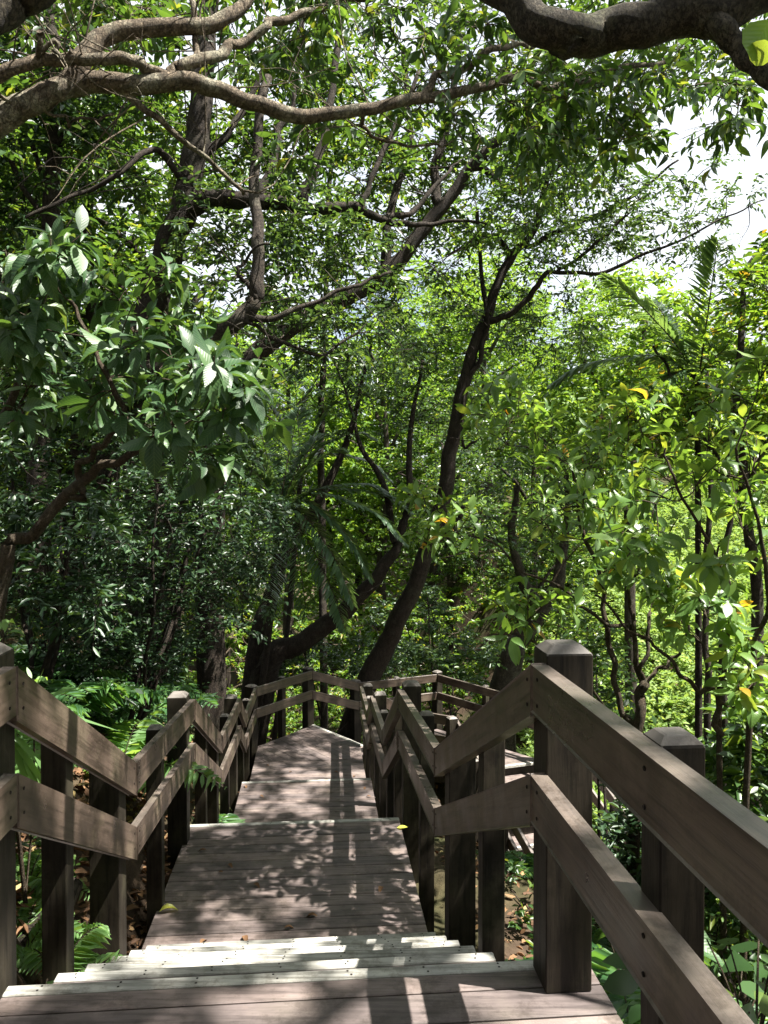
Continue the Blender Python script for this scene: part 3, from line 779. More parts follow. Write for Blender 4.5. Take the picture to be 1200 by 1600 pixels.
t.px_limb([(-60, 150, 3.7), (0, 115, 3.75), (60, 95, 3.8), (130, 92, 3.85), (200, 93, 3.9), (228, 108, 4.0), (262, 120, 4.05)], 22, 17, n=50, jitter=.004)
t.px_limb([(62, 48, 3.7), (64, 72, 3.75), (88, 84, 3.8), (118, 90, 3.83)], 10, 8, sides=6)
t.px_limb([(270, 122, 4.05), (320, 84, 4.15), (370, 58, 4.25), (430, 42, 4.4), (480, 20, 4.5), (540, 2, 4.7), (620, -20, 4.9)], 20, 9)
t.px_limb([(150, 132, 4.0), (208, 155, 4.05), (250, 187, 4.1), (290, 225, 4.2), (340, 262, 4.3), (381, 304, 4.4)], 14, 6, jitter=.006)
t.px_limb([(640, 155, 4.4), (700, 118, 4.5), (760, 82, 4.6), (830, 70, 4.8), (890, 66, 5.0)], 14, 6)
t.px_limb([(0, 148, 3.8), (40, 160, 3.9), (90, 182, 4.0), (130, 190, 4.1), (178, 178, 4.2)], 7, 4, sides=5)
t.px_limb([(590, 170, 4.3), (560, 190, 4.35), (610, 215, 4.5), (690, 230, 4.7)], 8, 4, sides=5)
t.px_limb([(300, 120, 4.1), (306, 60, 4.2), (308, 0, 4.3), (330, -90, 4.5)], 12, 9, sides=6)
cs = np.vstack([vol(760, 130, 150, 110, 4.4, 5.6, 34), vol(920, 190, 95, 75, 4.6, 5.4, 20), vol(420, 20, 260, 95, 4.4, 6.0, 46), vol(640, 20, 200, 110, 4.6, 6.2, 34), vol(120, 0, 140, 60, 4.2, 5.4, 14),
                vol(500, 230, 90, 55, 4.4, 5.4, 4), vol(1150, 160, 60, 40, 4.6, 5.4, 9), vol(1050, 110, 80, 45, 4.7, 5.6, 7)])
cs = shafts(cs, SPOTS)
t.bare(70, .25, .8, .005)
t.limb([[-3.1, 3.2, 2.6], [-2.6, 4.2, 5.2], [-1.2, 5.2, 7.6], [.6, 6.4, 8.8]], .1, .04)
cn = rng.uniform([-2.2, 4.0, 7.4], [2.0, 10.0, 10.5], (150, 3)); px, py, d = project(cn); cs = np.vstack([cs, shafts(cn[py < -40], SPOTS)])  # unseen crown clumps added above the frame to shade the left bank
t.crown(cs, twig_every=1, rmin=.004, maxr=.012, tw=5, tlen=.26, lv=6, ll=.105, lw=.36, droop=.75, wob=.16)
t.finish('leaf_mid', T_BIG)
t.w = Wood(); t.px_limb([(-130, 62, 2.1), (-50, 28, 2.1), (10, -8, 2.15), (80, -52, 2.2), (190, -140, 2.4)], 80, 74, n=30, rough=.012, jitter=.004, sides=14)
t.limb([P(-130, 62, 2.1), P(-260, 180, 2.4), [-2.9, 2.7, 2.6]], .075, .09)
t.w.build('limb', M['bark_moss_shade'], t.o, t.base)  # same pale tree; backlit shade of this limb put into darker bark

t = Tree('overhanging_tree', 'mossy tree on the right with a thick dark limb hanging over the top corner', 'tree', ground_pt(3.9, 1.0), bark='bark_moss_shade')
t.limb([t.base - UP * .2, t.base + [.05, .1, 2.0], [3.5, 1.5, 3.4], P(1560, -160, 2.9)], .21, .15)
t.px_limb([(1560, -160, 2.9), (1330, -70, 2.75), (1200, -14, 2.65), (1120, 10, 2.6), (1060, 22, 2.6), (990, 36, 2.6), (935, 46, 2.6), (893, 52, 2.6), (850, 30, 2.6), (800, -5, 2.65), (740, -60, 2.7), (690, -160, 2.8), (620, -270, 2.95), (560, -420, 3.2)], 68, 40, n=60, jitter=.008, sides=14, rough=.025)
t.px_limb([(893, 48, 2.6), (892, 62, 2.59), (889, 82, 2.58)], 58, 7, node=False)
t.px_limb([(1078, 22, 2.58), (1112, 36, 2.56), (1140, 58, 2.54), (1158, 82, 2.52), (1185, 106, 2.5), (1230, 150, 2.45), (1300, 230, 2.4), (1400, 300, 2.3), (1560, 330, 2.2), (1750, 300, 2.1)], 46, 14, jitter=.004, sides=12, rough=.02)
t.limb([t.base + [.05, .1, 2.0], [4.3, 1.6, 5.2], [5.0, 3.4, 8.2], [4.8, 7.0, 10.0]], .15, .05)
t.limb([[5.0, 3.4, 8.2], [5.6, 2.2, 10.2], [5.2, .6, 11.5]], .08, .04)
t.limb([[4.3, 1.6, 5.2], [4.6, .2, 7.5], [5.0, -1.2, 9.5]], .1, .05)
# crown over the walkway: leaf clumps strewn along the light's way down to the boards
k = 880
s = np.concatenate([rng.uniform(-1.6, 3.2, 140), rng.uniform(3.4, 8.5, 130), rng.uniform(7.2, 13, 140), (np.arange(k - 410) + rng.uniform(0, 1, k - 410)) / (k - 410) * 14.4 - 1.6]); tt = rng.uniform(-1.7, .8, k); h = rng.uniform(7.5, 12.0, k)
fl = np.interp(s, [f[0] for f in floor_nodes], [f[1] for f in floor_nodes])
c = np.array([W(a, b, z) for a, b, z in zip(s, tt, fl)]) + SUN[None] * (h / SUN[2])[:, None]
px, py, d = project(c)
keep = ~((d > .3) & (px > -80) & (px < 1280) & (py > 60) & (d < 9.0))
c = shafts(not_sky(c[keep]), SPOTS)
t.crown(c, twig_every=0, rmin=.006, maxr=.03, tw=8, tlen=.6, lv=9, ll=.095, lw=.44, droop=.4, flat=.4)
gs = []
for _ in range(150):
    a_ = rng.uniform(.6, 11.8); b_ = rng.uniform(-1.25, .7)
    gs.append((*W(a_, b_, np.interp(a_, [f[0] for f in floor_nodes], [f[1] for f in floor_nodes]))[:3], rng.uniform(.09, .19)))
    if rng.uniform() < .45:
        q_ = W(a_ + rng.normal() * .2, b_ + rng.normal() * .2, gs[-1][2]); gs.append((*q_, rng.uniform(.08, .15)))
for _ in range(110):
    a_ = rng.uniform(.8, 9.0); gs.append((*W(a_, TL, line_interp(left_nodes, a_) - rng.uniform(.05, .5)), rng.uniform(.06, .13)))
t.L.gaps(gs)
t.finish('leaf_mid', T_MID)

L = Leaves(); q = P(1205, 30, 1.5)
L.add(q, (-.25, .1, -.45), (.1, .55, .8), .085, .075); L.add(P(1215, 85, 1.5), (-.35, .1, .12), (.1, .5, .8), .06, .05)
w_ = Wood(); w_.tube(smooth_path([P(1330, -160, 1.55), P(1250, -20, 1.5), P(1205, 30, 1.5)]), [.004, .002], 5)
sp = empty('leafy_twig', tuple(P(1330, -160, 1.55)), 'big bright green leaf hanging in the top corner close to the camera', 'leaf')
L.build('leaf', M['leaf_bigbright'], sp, P(1330, -160, 1.55), T_BIG, True); w_.build('stem', M['stem'], sp, P(1330, -160, 1.55))

# ================= trees of the wood ahead
b = ground_pt(*P(225, 700, 10.5)[:2])
t = Tree('forked_tree', 'dark leaning trunk on the left with a level limb growing to the right', 'tree', b, bark='bark_dark')
t.limb([b - UP * .3, P(222, 640, 10.4), P(238, 480, 10.2), P(258, 410, 10.1), P(285, 335, 10), P(300, 280, 10), P(312, 190, 10), P(318, 100, 10.1), P(330, -40, 10.4), P(320, -200, 11)], .265, .09, n=60, sides=11)
t.px_limb([(285, 340, 10), (318, 316, 9.9), (360, 314, 9.8), (410, 312, 9.8), (455, 320, 9.8), (500, 327, 9.8), (560, 326, 9.9), (600, 345, 10), (650, 352, 10.1), (700, 345, 10.3), (760, 350, 10.4)], 34, 3, n=70)
t.px_limb([(600, 345, 10), (650, 325, 10.2), (690, 280, 10.4), (720, 250, 10.6)], 12, 3)
t.px_limb([(462, 318, 9.8), (482, 290, 9.8), (500, 235, 9.9), (512, 190, 10), (525, 90, 10.2), (545, -60, 10.6)], 18, 10)
t.px_limb([(410, 312, 9.8), (425, 260, 9.9), (435, 210, 10), (455, 150, 10.1), (470, 30, 10.4), (500, -80, 10.6)], 15, 8)
t.px_limb([(565, 326, 9.9), (590, 260, 10), (620, 200, 10.2), (655, 110, 10.4)], 11, 6)
t.px_limb([(295, 300, 10), (240, 235, 9.6), (190, 270, 9.3), (110, 310, 9.2), (40, 340, 9)], 11, 5)
t.px_limb([(300, 250, 10), (360, 200, 10.2), (420, 90, 10.4)], 14, 7)
t.bare(40, .5, 2.0, .009)
cs = np.vstack([vol(320, 120, 250, 150, 10.2, 13, 80), vol(520, 200, 150, 130, 10.2, 12.5, 38), vol(160, 210, 150, 100, 10.6, 12.5, 28), vol(500, 375, 110, 35, 9.8, 11, 9), vol(340, -160, 320, 120, 9.5, 13, 40)])
t.crown(cs, twig_every=4, rmin=.008, tw=8, tlen=.5, lv=8, ll=.13, lw=.4, droop=.35)
t.finish('leaf_mid', T_MID)

b = ground_pt(*P(40, 900, 11)[:2])
t = Tree('slender_tree', 'dark thin trunk standing at the far left behind the broad leaves', 'tree', b, bark='bark_dark')
t.limb([b - UP * .3, P(70, 600, 11), P(82, 360, 11), P(85, 250, 11), P(88, 150, 11), P(80, 0, 11.2), P(70, -150, 11.5)], .16, .07, n=40)
t.px_limb([(82, 350, 11), (55, 320, 10.9), (25, 270, 10.8), (0, 220, 10.7), (-40, 130, 10.6)], 11, 6)
t.px_limb([(84, 330, 11), (56, 240, 11.1), (52, 180, 11.2), (40, 40, 11.4)], 10, 6)
cs = np.vstack([vol(40, 170, 130, 190, 10, 12.5, 70), vol(-60, 20, 120, 200, 10, 13, 25), vol(60, -120, 140, 100, 10, 12, 20)])
t.crown(cs, twig_every=4, rmin=.008, tw=8, tlen=.5, lv=8, ll=.12, lw=.42)
t.finish('leaf_dark', T_MID)

b = ground_pt(*P(150, 820, 8.6)[:2])
t = Tree('branching_tree', 'light brown limb rising from behind the broad leaves and forking left of centre', 'tree', b, bark='bark_brown')
t.limb([b - UP * .3, P(170, 700, 8.7), P(215, 610, 8.8), P(255, 570, 8.8), P(300, 542, 8.8), P(350, 512, 8.8), P(385, 490, 8.8), P(400, 465, 8.8), P(402, 410, 8.8), P(400, 350, 8.9), P(395, 260, 9.1), P(420, 120, 9.3)], .16, .05, n=70)
t.px_limb([(360, 508, 8.8), (420, 496, 8.8), (470, 482, 8.85), (525, 458, 8.9), (570, 440, 9), (610, 425, 9.1)], 12, 4)
t.px_limb([(402, 470, 8.8), (385, 440, 8.75), (372, 430, 8.7), (380, 410, 8.7), (420, 380, 8.6)], 8, 4)
t.px_limb([(385, 495, 8.8), (440, 530, 8.9), (500, 555, 9.2), (560, 520, 9.4)], 7, 4)
t.bare(40, .4, 1.6, .007)
cs = np.vstack([vol(480, 410, 140, 80, 9, 10.5, 34), vol(400, 330, 120, 80, 9, 10.5, 16), vol(540, 530, 110, 60, 9, 10.5, 18), vol(330, 430, 70, 60, 9, 10.2, 8)])
t.crown(cs, twig_every=3, rmin=.006, tw=8, tlen=.42, lv=8, ll=.10, lw=.42, droop=.4)
t.finish('leaf_grey', T_MID)

b = ground_pt(*P(330, 1000, 12.2)[:2])
t = Tree('leaning_tree', 'thick trunk slanting up from lower left to upper right through the middle of the wood', 'tree', b, bark='bark_dark')
t.limb([b - UP * .3, P(330, 800, 12.2), P(345, 650, 12.1), P(380, 590, 12), P(415, 540, 12), P(470, 500, 12), P(540, 462, 12), P(605, 425, 12), P(650, 375, 12), P(690, 322, 12), P(730, 270, 12), P(770, 228, 12), P(820, 190, 12.2), P(880, 150, 12.4), P(950, 110, 12.7)], .2, .045, n=80, sides=11)
t.px_limb([(690, 322, 12), (680, 260, 12.1), (705, 180, 12.2), (720, 60, 12.4)], 18, 8)
t.px_limb([(740, 262, 12), (820, 300, 12), (880, 250, 12), (960, 205, 12)], 10, 5)
t.px_limb([(600, 430, 12), (610, 330, 12.1), (640, 220, 12.3), (630, 80, 12.6)], 16, 8)
t.bare(50, .5, 2.2, .009)
cs = np.vstack([vol(720, 140, 200, 150, 12, 14.5, 62), vol(880, 220, 110, 90, 11.5, 14, 34), vol(620, 300, 130, 100, 12.2, 14, 26), vol(620, 400, 130, 60, 10.6, 11.8, 6), vol(480, 520, 90, 50, 10.6, 11.8, 4), vol(760, -80, 260, 120, 11.5, 15, 50), vol(960, 40, 160, 90, 11.5, 14, 30)])
t.crown(cs, twig_every=4, rmin=.008, tw=8, tlen=.55, lv=8, ll=.125, lw=.4, droop=.35)
t.finish('leaf_mid', T_MID)

b = ground_pt(*P(515, 1200, 14.6)[:2])
t = Tree('leaning_tree', 'tall dark trunk right of centre, leaning right and forking high up', 'tree', b, bark='bark_dark')
t.limb([b - UP * .3, P(586, 1045, 14.6), P(613, 985, 14.5), P(641, 930, 14.4), P(672, 850, 14.3), P(693, 770, 14.2), P(706, 700, 14.1), P(722, 620, 14), P(738, 550, 14), P(757, 505, 14), P(776, 450, 14), P(800, 400, 14), P(835, 360, 14), P(850, 300, 14), P(870, 200, 14.3)], .205, .045, n=90, sides=11)
t.px_limb([(757, 505, 14), (790, 492, 13.8), (828, 462, 13.6), (852, 430, 13.5), (870, 424, 13.4), (930, 428, 13.3), (990, 405, 13.2), (1060, 376, 13.1), (1130, 340, 13), (1195, 312, 12.9)], 11, 2, n=70)
t.px_limb([(870, 424, 13.4), (910, 400, 13.2), (960, 355, 13), (985, 325, 13)], 7, 3)
t.px_limb([(800, 400, 14), (780, 375, 14), (750, 370, 14), (700, 400, 14)], 10, 4)
t.px_limb([(735, 560, 14), (722, 690, 13.8), (745, 690, 13.7)], 6, 4, sides=5)
t.px_limb([(728, 600, 14), (745, 570, 13.9), (760, 510, 13.9), (753, 440, 14), (745, 330, 14)], 10, 6)
t.px_limb([(678, 842, 14.3), (715, 815, 14.2), (723, 790, 14.2)], 14, 10)
t.px_limb([(820, 385, 14), (900, 350, 13.8), (1000, 300, 13.6), (1060, 250, 13.4)], 8, 3)
t.bare(60, .5, 2.2, .009)
cs = np.vstack([vol(760, 330, 170, 110, 13.8, 16, 60), vol(900, 330, 130, 90, 12.4, 15, 50), vol(1060, 310, 120, 55, 12.5, 13.6, 19), vol(700, 470, 150, 90, 14, 16, 36),
                vol(840, 500, 100, 70, 13.2, 15.5, 26), vol(650, 600, 90, 70, 14.4, 16, 16), vol(1020, 385, 110, 28, 12.8, 13.5, 11)])
t.crown(cs, twig_every=4, rmin=.008, tw=8, tlen=.5, lv=9, ll=.10, lw=.42, droop=.3)
t.finish('leaf_grey', T_MID)

b = ground_pt(*P(385, 1060, 14.6)[:2])
t = Tree('leaning_tree', 'black curved trunk lying low beyond the turning deck and bending up to the right', 'tree', b, bark='bark_dark')
t.limb([b - UP * .2, P(420, 1035, 14.6), P(470, 1005, 14.6), P(515, 972, 14.6), P(562, 930, 14.6), P(596, 888, 14.6), P(618, 848, 14.7), P(640, 780, 14.9), P(640, 690, 15.2), P(660, 560, 15.6)], .25, .03, n=60, sides=11)
t.px_limb([(618, 848, 14.7), (600, 760, 15), (565, 700, 15.3), (548, 630, 15.5), (520, 560, 15.7)], 13, 2)
cs = np.vstack([vol(620, 620, 120, 80, 15, 17, 22), vol(540, 600, 90, 60, 15, 17.5, 12)])
t.crown(cs, twig_every=4, rmin=.008, tw=8, tlen=.5, lv=8, ll=.11, lw=.42)
t.finish('leaf_grey', T_MID)

b = ground_pt(*P(388, 1040, 15.4)[:2])
t = Tree('leaning_tree', 'slimmer black trunk behind the palm fronds, rising left of the curved trunk', 'tree', b, bark='bark_dark')
t.limb([b - UP * .2, P(402, 1000, 15.4), P(420, 940, 15.4), P(440, 880, 15.4), P(468, 830, 15.4), P(505, 770, 15.4), P(535, 710, 15.5), P(556, 640, 15.6), P(580, 540, 15.8)], .21, .03, n=50, sides=10)
cs = np.vstack([vol(560, 540, 110, 80, 15.5, 17.5, 18), vol(470, 580, 80, 60, 15.5, 17, 12)])
t.crown(cs, twig_every=4, rmin=.008, tw=8, tlen=.5, lv=8, ll=.11, lw=.42)
t.finish('leaf_dark', T_MID)

b = ground_pt(*P(505, 1000, 17)[:2])
t = Tree('slender_tree', 'thin upright trunk near the middle, between the two leaning trunks', 'tree', b, bark='bark_brown')
t.limb([b - UP * .2, P(503, 760, 17), P(502, 680, 17), P(506, 560, 17), P(510, 430, 17), P(520, 250, 17)], .09, .05, n=40)
cs = np.vstack([vol(520, 300, 100, 130, 16, 18, 34)])
t.crown(cs, twig_every=0, tw=8, tlen=.55, lv=8, ll=.14, lw=.42)
t.finish('leaf_bright', T_MID)

b = ground_pt(*P(778, 1085, 17.5)[:2])
t = Tree('old_tree', 'stout rough brown trunk leaning right behind the far railing corner', 'tree', b, bark='bark_brown')
t.limb([b - UP * .3, P(790, 1050, 17.5), P(815, 1000, 17.5), P(845, 955, 17.4), P(868, 915, 17.3), P(880, 850, 17.3), P(885, 740, 17.4)], .30, .06, n=40, sides=12, jitter=.03, rough=.12)
t.px_limb([(845, 955, 17.4), (815, 900, 17.2), (800, 830, 17), (810, 760, 17)], 20, 9)
cs = np.vstack([vol(850, 760, 130, 100, 16, 19, 50), vol(780, 700, 90, 70, 16, 19, 24)])
t.crown(cs, twig_every=4, tw=8, tlen=.55, lv=8, ll=.12, lw=.42)
t.finish('leaf_grey', T_MID)

# ================= palms
def frond(root, p0, p1, sag, nl=44, ll=.34, lw=.034, mat='palm', org=None, hang=.35, both=True, rad=.011):
    p0, p1 = np.array(p0), np.array(p1); mid = (p0 + p1) / 2 + UP * sag
    q = smooth_path([p0, p0 * .45 + mid * .55 + UP * sag * .25, mid * .5 + p1 * .5 + UP * sag * .12, p1], 24)
    wd = Wood(); wd.tube(q, np.linspace(rad, rad * .3, len(q)), 5)
    u = np.linspace(.12, 1.0, nl); cum = np.linspace(0, 1, len(q))
    pos = np.stack([np.interp(u, cum, q[:, i]) for i in range(3)], -1)
    tan = unit(np.stack([np.interp(u, cum, np.gradient(q[:, i])) for i in range(3)], -1))
    lat = unit(np.cross(tan, UP)); LL = Leaves()
    prof = np.sin(np.pi * np.clip(.10 + u * .85, 0, 1)) ** .6
    for sg in (1, -1):
        d = lat * sg + tan * (.45 + .5 * u[:, None]) - UP * hang + rng.normal(size=pos.shape) * .07
        LL.add(pos, d, UP + lat * sg * .35 + rng.normal(size=pos.shape) * .15, ll * prof * rng.uniform(.85, 1.1, nl), lw * rng.uniform(.8, 1.1, nl))
    fo = LL.build('frond', M[mat], root, org, T_PALM)
    # the midrib belongs to its frond
    r = wd.build('midrib', M['stem'], None, org); r.parent = fo; r.location = (0, 0, 0)
    return fo

def palm(name, label, hub, fronds, base=None, mat='palm', r=.07, **kw):
    base = ground_pt(hub[0], hub[1]) if base is None else base
    root = empty(name, tuple(base), label, 'palm')
    wd = Wood(); q = smooth_path([base - UP * .2, base * .5 + hub * .5 + np.array([.05, .05, 0]), hub], 14); wd.tube(q, np.linspace(r * 1.2, r, len(q)), 9, .08)
    wd.build('trunk', M['bark_dark'], root, base)
    for f in fronds:
        frond(root, hub + UP * rng.uniform(-.03, .08), P(*f[:3]), f[3], mat=f[4] if len(f) > 4 else mat, org=base, **kw)
    return root
palm('palm', 'dark palm with drooping feathery fronds left of centre', P(436, 815, 14.3),
     [(634, 850, 13.9, .75), (610, 775, 14.7, .55), (552, 945, 13.5, .75), (540, 985, 13.2, .6), (580, 905, 14.0, .8), (310, 830, 14.4, .7), (335, 910, 13.7, .7), (505, 680, 15, .3), (536, 705, 14.4, .4, 'palm_pale'),
      (400, 660, 15.2, .35), (468, 640, 15.4, .25), (350, 740, 13.6, .6), (480, 965, 13.2, .75), (372, 690, 13.9, .55), (640, 800, 14.9, .6), (420, 960, 13.4, .7)], ll=.46, lw=.055, rad=.014, r=.055, hang=-.02, nl=60, base=ground_pt(*P(392, 1100, 14.2)[:2]))
palm('palm', 'second dark palm further back with raised fronds crossing the thin trunk', P(470, 745, 16.2),
     [(395, 600, 16.6, .3), (460, 580, 16.6, .2), (525, 630, 16.2, .35), (585, 685, 16, .5), (375, 670, 16, .45), (610, 750, 16, .6), (345, 740, 16, .5)], ll=.46, lw=.05, rad=.014, r=.055, hang=.0, nl=52, base=ground_pt(*P(420, 1100, 16.4)[:2]))
palm('palm', 'tall palm with two pale upright fronds against the sky on the right', P(1090, 600, 7.4),
     [(1122, 375, 7.1, .0, 'palm_pale'), (945, 432, 7.4, .14, 'palm_pale'), (862, 600, 7.7, .3), (1000, 640, 7.2, .2, 'palm_pale'), (1200, 560, 7.2, .2, 'palm_pale'), (1020, 470, 7.8, .1, 'palm_pale')], ll=.3, nl=60, lw=.034, hang=.15, r=.03)

# ================= broad-leaved shrubs close to the path
def stems_shrub(name, label, base, limbs, clusters, axis_bias, leaf, k=8, ll=.17, lw=.36, droop=.45, bark='stem', r0=.03, group=None, per=3, jit=.16):
    t = Tree(name, label, 'shrub', base, group, bark)
    for l in limbs: t.limb([np.array(p) for p in l[0]], l[1], l[2], 7)
    dirs = t.branch_to(clusters, .0035, .012, .12)
    cs, ax = [], []
    for c, d in zip(clusters, dirs):
        for j in range(per):
            e = unit(d * .8 + np.asarray(axis_bias) + rng.normal(size=3) * .55) * jit * rng.uniform(.5, 1.5)
            t.w.tube(np.array([c, c + e * .5 + UP * .01, c + e]), [.004, .0035, .003], 4)
            cs.append(c + e); ax.append(e)
    rosettes(t.L, np.array(cs), np.array(ax), k, ll, lw, droop)
    t.finish(leaf, T_BIG, True, crown='foliage', trunk='stem')
    return t

b = ground_pt(*P(-40, 990, 4.2)[:2])
stems_shrub('broad_leaved_shrub', 'shrub with large glossy drooping leaves leaning in from the left', b,
            [([b - UP * .1, P(0, 905, 4.2), P(55, 835, 4.2), P(110, 775, 4.15), P(150, 735, 4.1), P(200, 712, 4.05), P(235, 690, 4.0), P(280, 640, 4.0)], .045, .012),
             ([P(110, 775, 4.15), P(130, 730, 4.1), P(170, 690, 4.05), P(195, 650, 4.0), P(160, 560, 4.0), P(110, 470, 4.1)], .02, .01),
             ([b - UP * .1, P(-40, 800, 4.3), P(10, 650, 4.3), P(40, 520, 4.3), P(60, 420, 4.3)], .04, .01)],
            np.vstack([vol(220, 560, 130, 110, 3.5, 4.8, 13), vol(300, 640, 80, 70, 3.6, 4.4, 7), vol(90, 450, 120, 90, 3.7, 5.0, 15), vol(80, 580, 110, 80, 3.8, 4.8, 9), vol(355, 630, 40, 40, 3.8, 4.2, 5)]),
            (0.25, -.25, -.05), 'leaf_big', k=8, ll=.178, lw=.42, droop=.9)

bR = ground_pt(*P(992, 1165, 5.6)[:2])
stems_shrub('forking_shrub', 'many stemmed shrub right of the tall post with sunlit broad leaves', bR,
            [([bR - UP * .1, P(990, 1165, 5.6), P(1000, 1080, 5.6), P(1008, 1065, 5.6)], .042, .035),
             ([P(992, 1140, 5.6), P(965, 1075, 5.6), P(952, 1010, 5.6), P(942, 940, 5.6), P(925, 860, 5.6), P(905, 790, 5.6), P(895, 720, 5.7)], .026, .01),
             ([P(1000, 1080, 5.6), P(990, 1020, 5.6), P(985, 960, 5.6), P(988, 900, 5.5), P(1000, 820, 5.4)], .022, .01),
             ([P(1004, 1075, 5.6), P(1012, 1000, 5.6), P(1018, 940, 5.7), P(1034, 880, 5.8)], .018, .008),
             ([P(1006, 1072, 5.6), P(1035, 1040, 5.6), P(1062, 1010, 5.6), P(1080, 950, 5.5)], .018, .008),
             ([P(990, 1150, 5.6), P(960, 1120, 5.5), P(930, 1095, 5.4), P(880, 1040, 5.2), P(800, 990, 5.0)], .015, .006),
             ([P(985, 995, 5.6), P(930, 960, 5.4), P(890, 930, 5.3), P(840, 900, 5.2), P(760, 850, 5.4), P(700, 830, 5.6)], .014, .006)],
            np.vstack([vol(860, 690, 110, 60, 5.0, 6.6, 17), vol(930, 830, 90, 60, 4.6, 5.8, 11), vol(1000, 690, 90, 60, 5.2, 6.6, 12), vol(800, 650, 60, 40, 5.4, 6.4, 6), vol(690, 820, 70, 35, 5.2, 6.2, 7), vol(835, 965, 50, 25, 4.6, 5.2, 5),
                       vol(1070, 920, 60, 40, 5.0, 6.0, 4)]),
            (0, -.1, .45), 'leaf_bigbright', k=7, ll=.155, lw=.36, droop=.25, per=3)

b = ground_pt(*P(1150, 1180, 4.6)[:2])
stems_shrub('broad_leaved_shrub', 'dark stemmed shrub at the right edge with large ribbed leaves', b,
            [([b - UP * .1, P(1128, 1150, 4.6), P(1080, 1075, 4.6), P(1040, 1030, 4.6), P(990, 985, 4.6), P(930, 930, 4.5)], .02, .006),
             ([P(1128, 1150, 4.6), P(1120, 1060, 4.6), P(1140, 960, 4.5), P(1120, 880, 4.4), P(1060, 760, 4.3), P(1040, 700, 4.3)], .018, .006),
             ([b - UP * .1, P(1170, 1080, 4.5), P(1190, 960, 4.4), P(1180, 820, 4.3), P(1150, 700, 4.2)], .02, .007)],
            np.vstack([vol(1010, 850, 40, 25, 4.1, 4.6, 5), vol(1090, 740, 90, 70, 4.0, 4.8, 9), vol(1160, 640, 60, 60, 4.0, 4.8, 4), vol(1165, 860, 50, 70, 4.0, 4.8, 4), vol(1110, 980, 80, 40, 4.3, 4.9, 6), vol(1180, 1060, 40, 60, 4.2, 4.8, 6)]),
            (-.2, -.25, .15), 'leaf_bigbright', k=7, ll=.145, lw=.42, droop=.3)

b = ground_pt(*P(1190, 1150, 7)[:2])
t = Tree('leafy_tree', 'bright yellow green tree filling the right edge below the clear sky', 'tree', b, bark='bark_brown')
t.limb([b - UP * .2, P(1180, 1000, 7), P(1165, 800, 7), P(1150, 640, 7), P(1160, 480, 7.1), P(1180, 400, 7.2)], .06, .02)
t.limb([P(1165, 800, 7), P(1110, 700, 7.1), P(1060, 600, 7.3), P(1020, 540, 7.5)], .03, .012)
t.limb([P(1165, 760, 7), P(1220, 640, 6.8), P(1260, 520, 6.8)], .03, .012)
cs = np.vstack([vol(1180, 540, 70, 120, 6.2, 8.2, 44), vol(1050, 650, 75, 55, 6.6, 8.2, 26), vol(1180, 720, 80, 80, 6.2, 8, 22), vol(1200, 440, 60, 60, 6.6, 7.8, 16), vol(1280, 600, 90, 160, 6.2, 8.4, 30), vol(980, 690, 80, 40, 6.8, 8, 14)])
t.crown(cs, twig_every=1, rmin=.004, maxr=.015, tw=7, tlen=.3, lv=7, ll=.095, lw=.4, droop=.25, updir=.5)
t.finish('leaf_bright', T_MID)

for (x0, lab, lean) in ((1104, 'left one of the two slim upright trunks standing in the sunlit clearing', 0), (1132, 'right one of the two slim upright trunks standing in the sunlit clearing', 8)):
    b = ground_pt(*P(x0, 1180, 9)[:2])
    t = Tree('slim_tree', lab, 'tree', b, bark='bark_brown')
    t.limb([b - UP * .3, P(x0, 1150, 9), P(x0 - 1, 1000, 9), P(x0 + lean * .5, 850, 9), P(x0 + lean, 700, 9.1), P(x0 + lean * 2, 560, 9.3)], .047, .022, n=40)
    t.crown(vol(x0 + 10, 600, 100, 110, 8.4, 10.2, 26), twig_every=3, tw=7, tlen=.4, lv=8, ll=.11, lw=.4)
    t.finish('leaf_bright', T_MID)

b = ground_pt(*P(985, 1000, 17)[:2])
t = Tree('leafy_tree', 'hazy sunlit tree behind the palm, its rounded top against the sky', 'tree', b, bark='bark_brown')
t.limb([b - UP * .3, P(985, 800, 17), P(990, 640, 17), P(1010, 500, 17)], .13, .05)
t.limb([P(988, 700, 17), P(930, 600, 17), P(900, 540, 17)], .09, .04); t.limb([P(990, 660, 17), P(1060, 560, 17), P(1080, 480, 17)], .09, .04)
cs = np.vstack([vol(1010, 530, 110, 100, 15.5, 18.5, 80), vol(920, 600, 80, 80, 15.5, 18.5, 50), vol(1080, 560, 80, 90, 15.5, 18.5, 40), vol(980, 680, 120, 70, 15.5, 18.5, 40)])
t.crown(cs, twig_every=5, tw=8, tlen=.55, lv=8, ll=.15, lw=.42)
t.finish('leaf_far', T_MID)

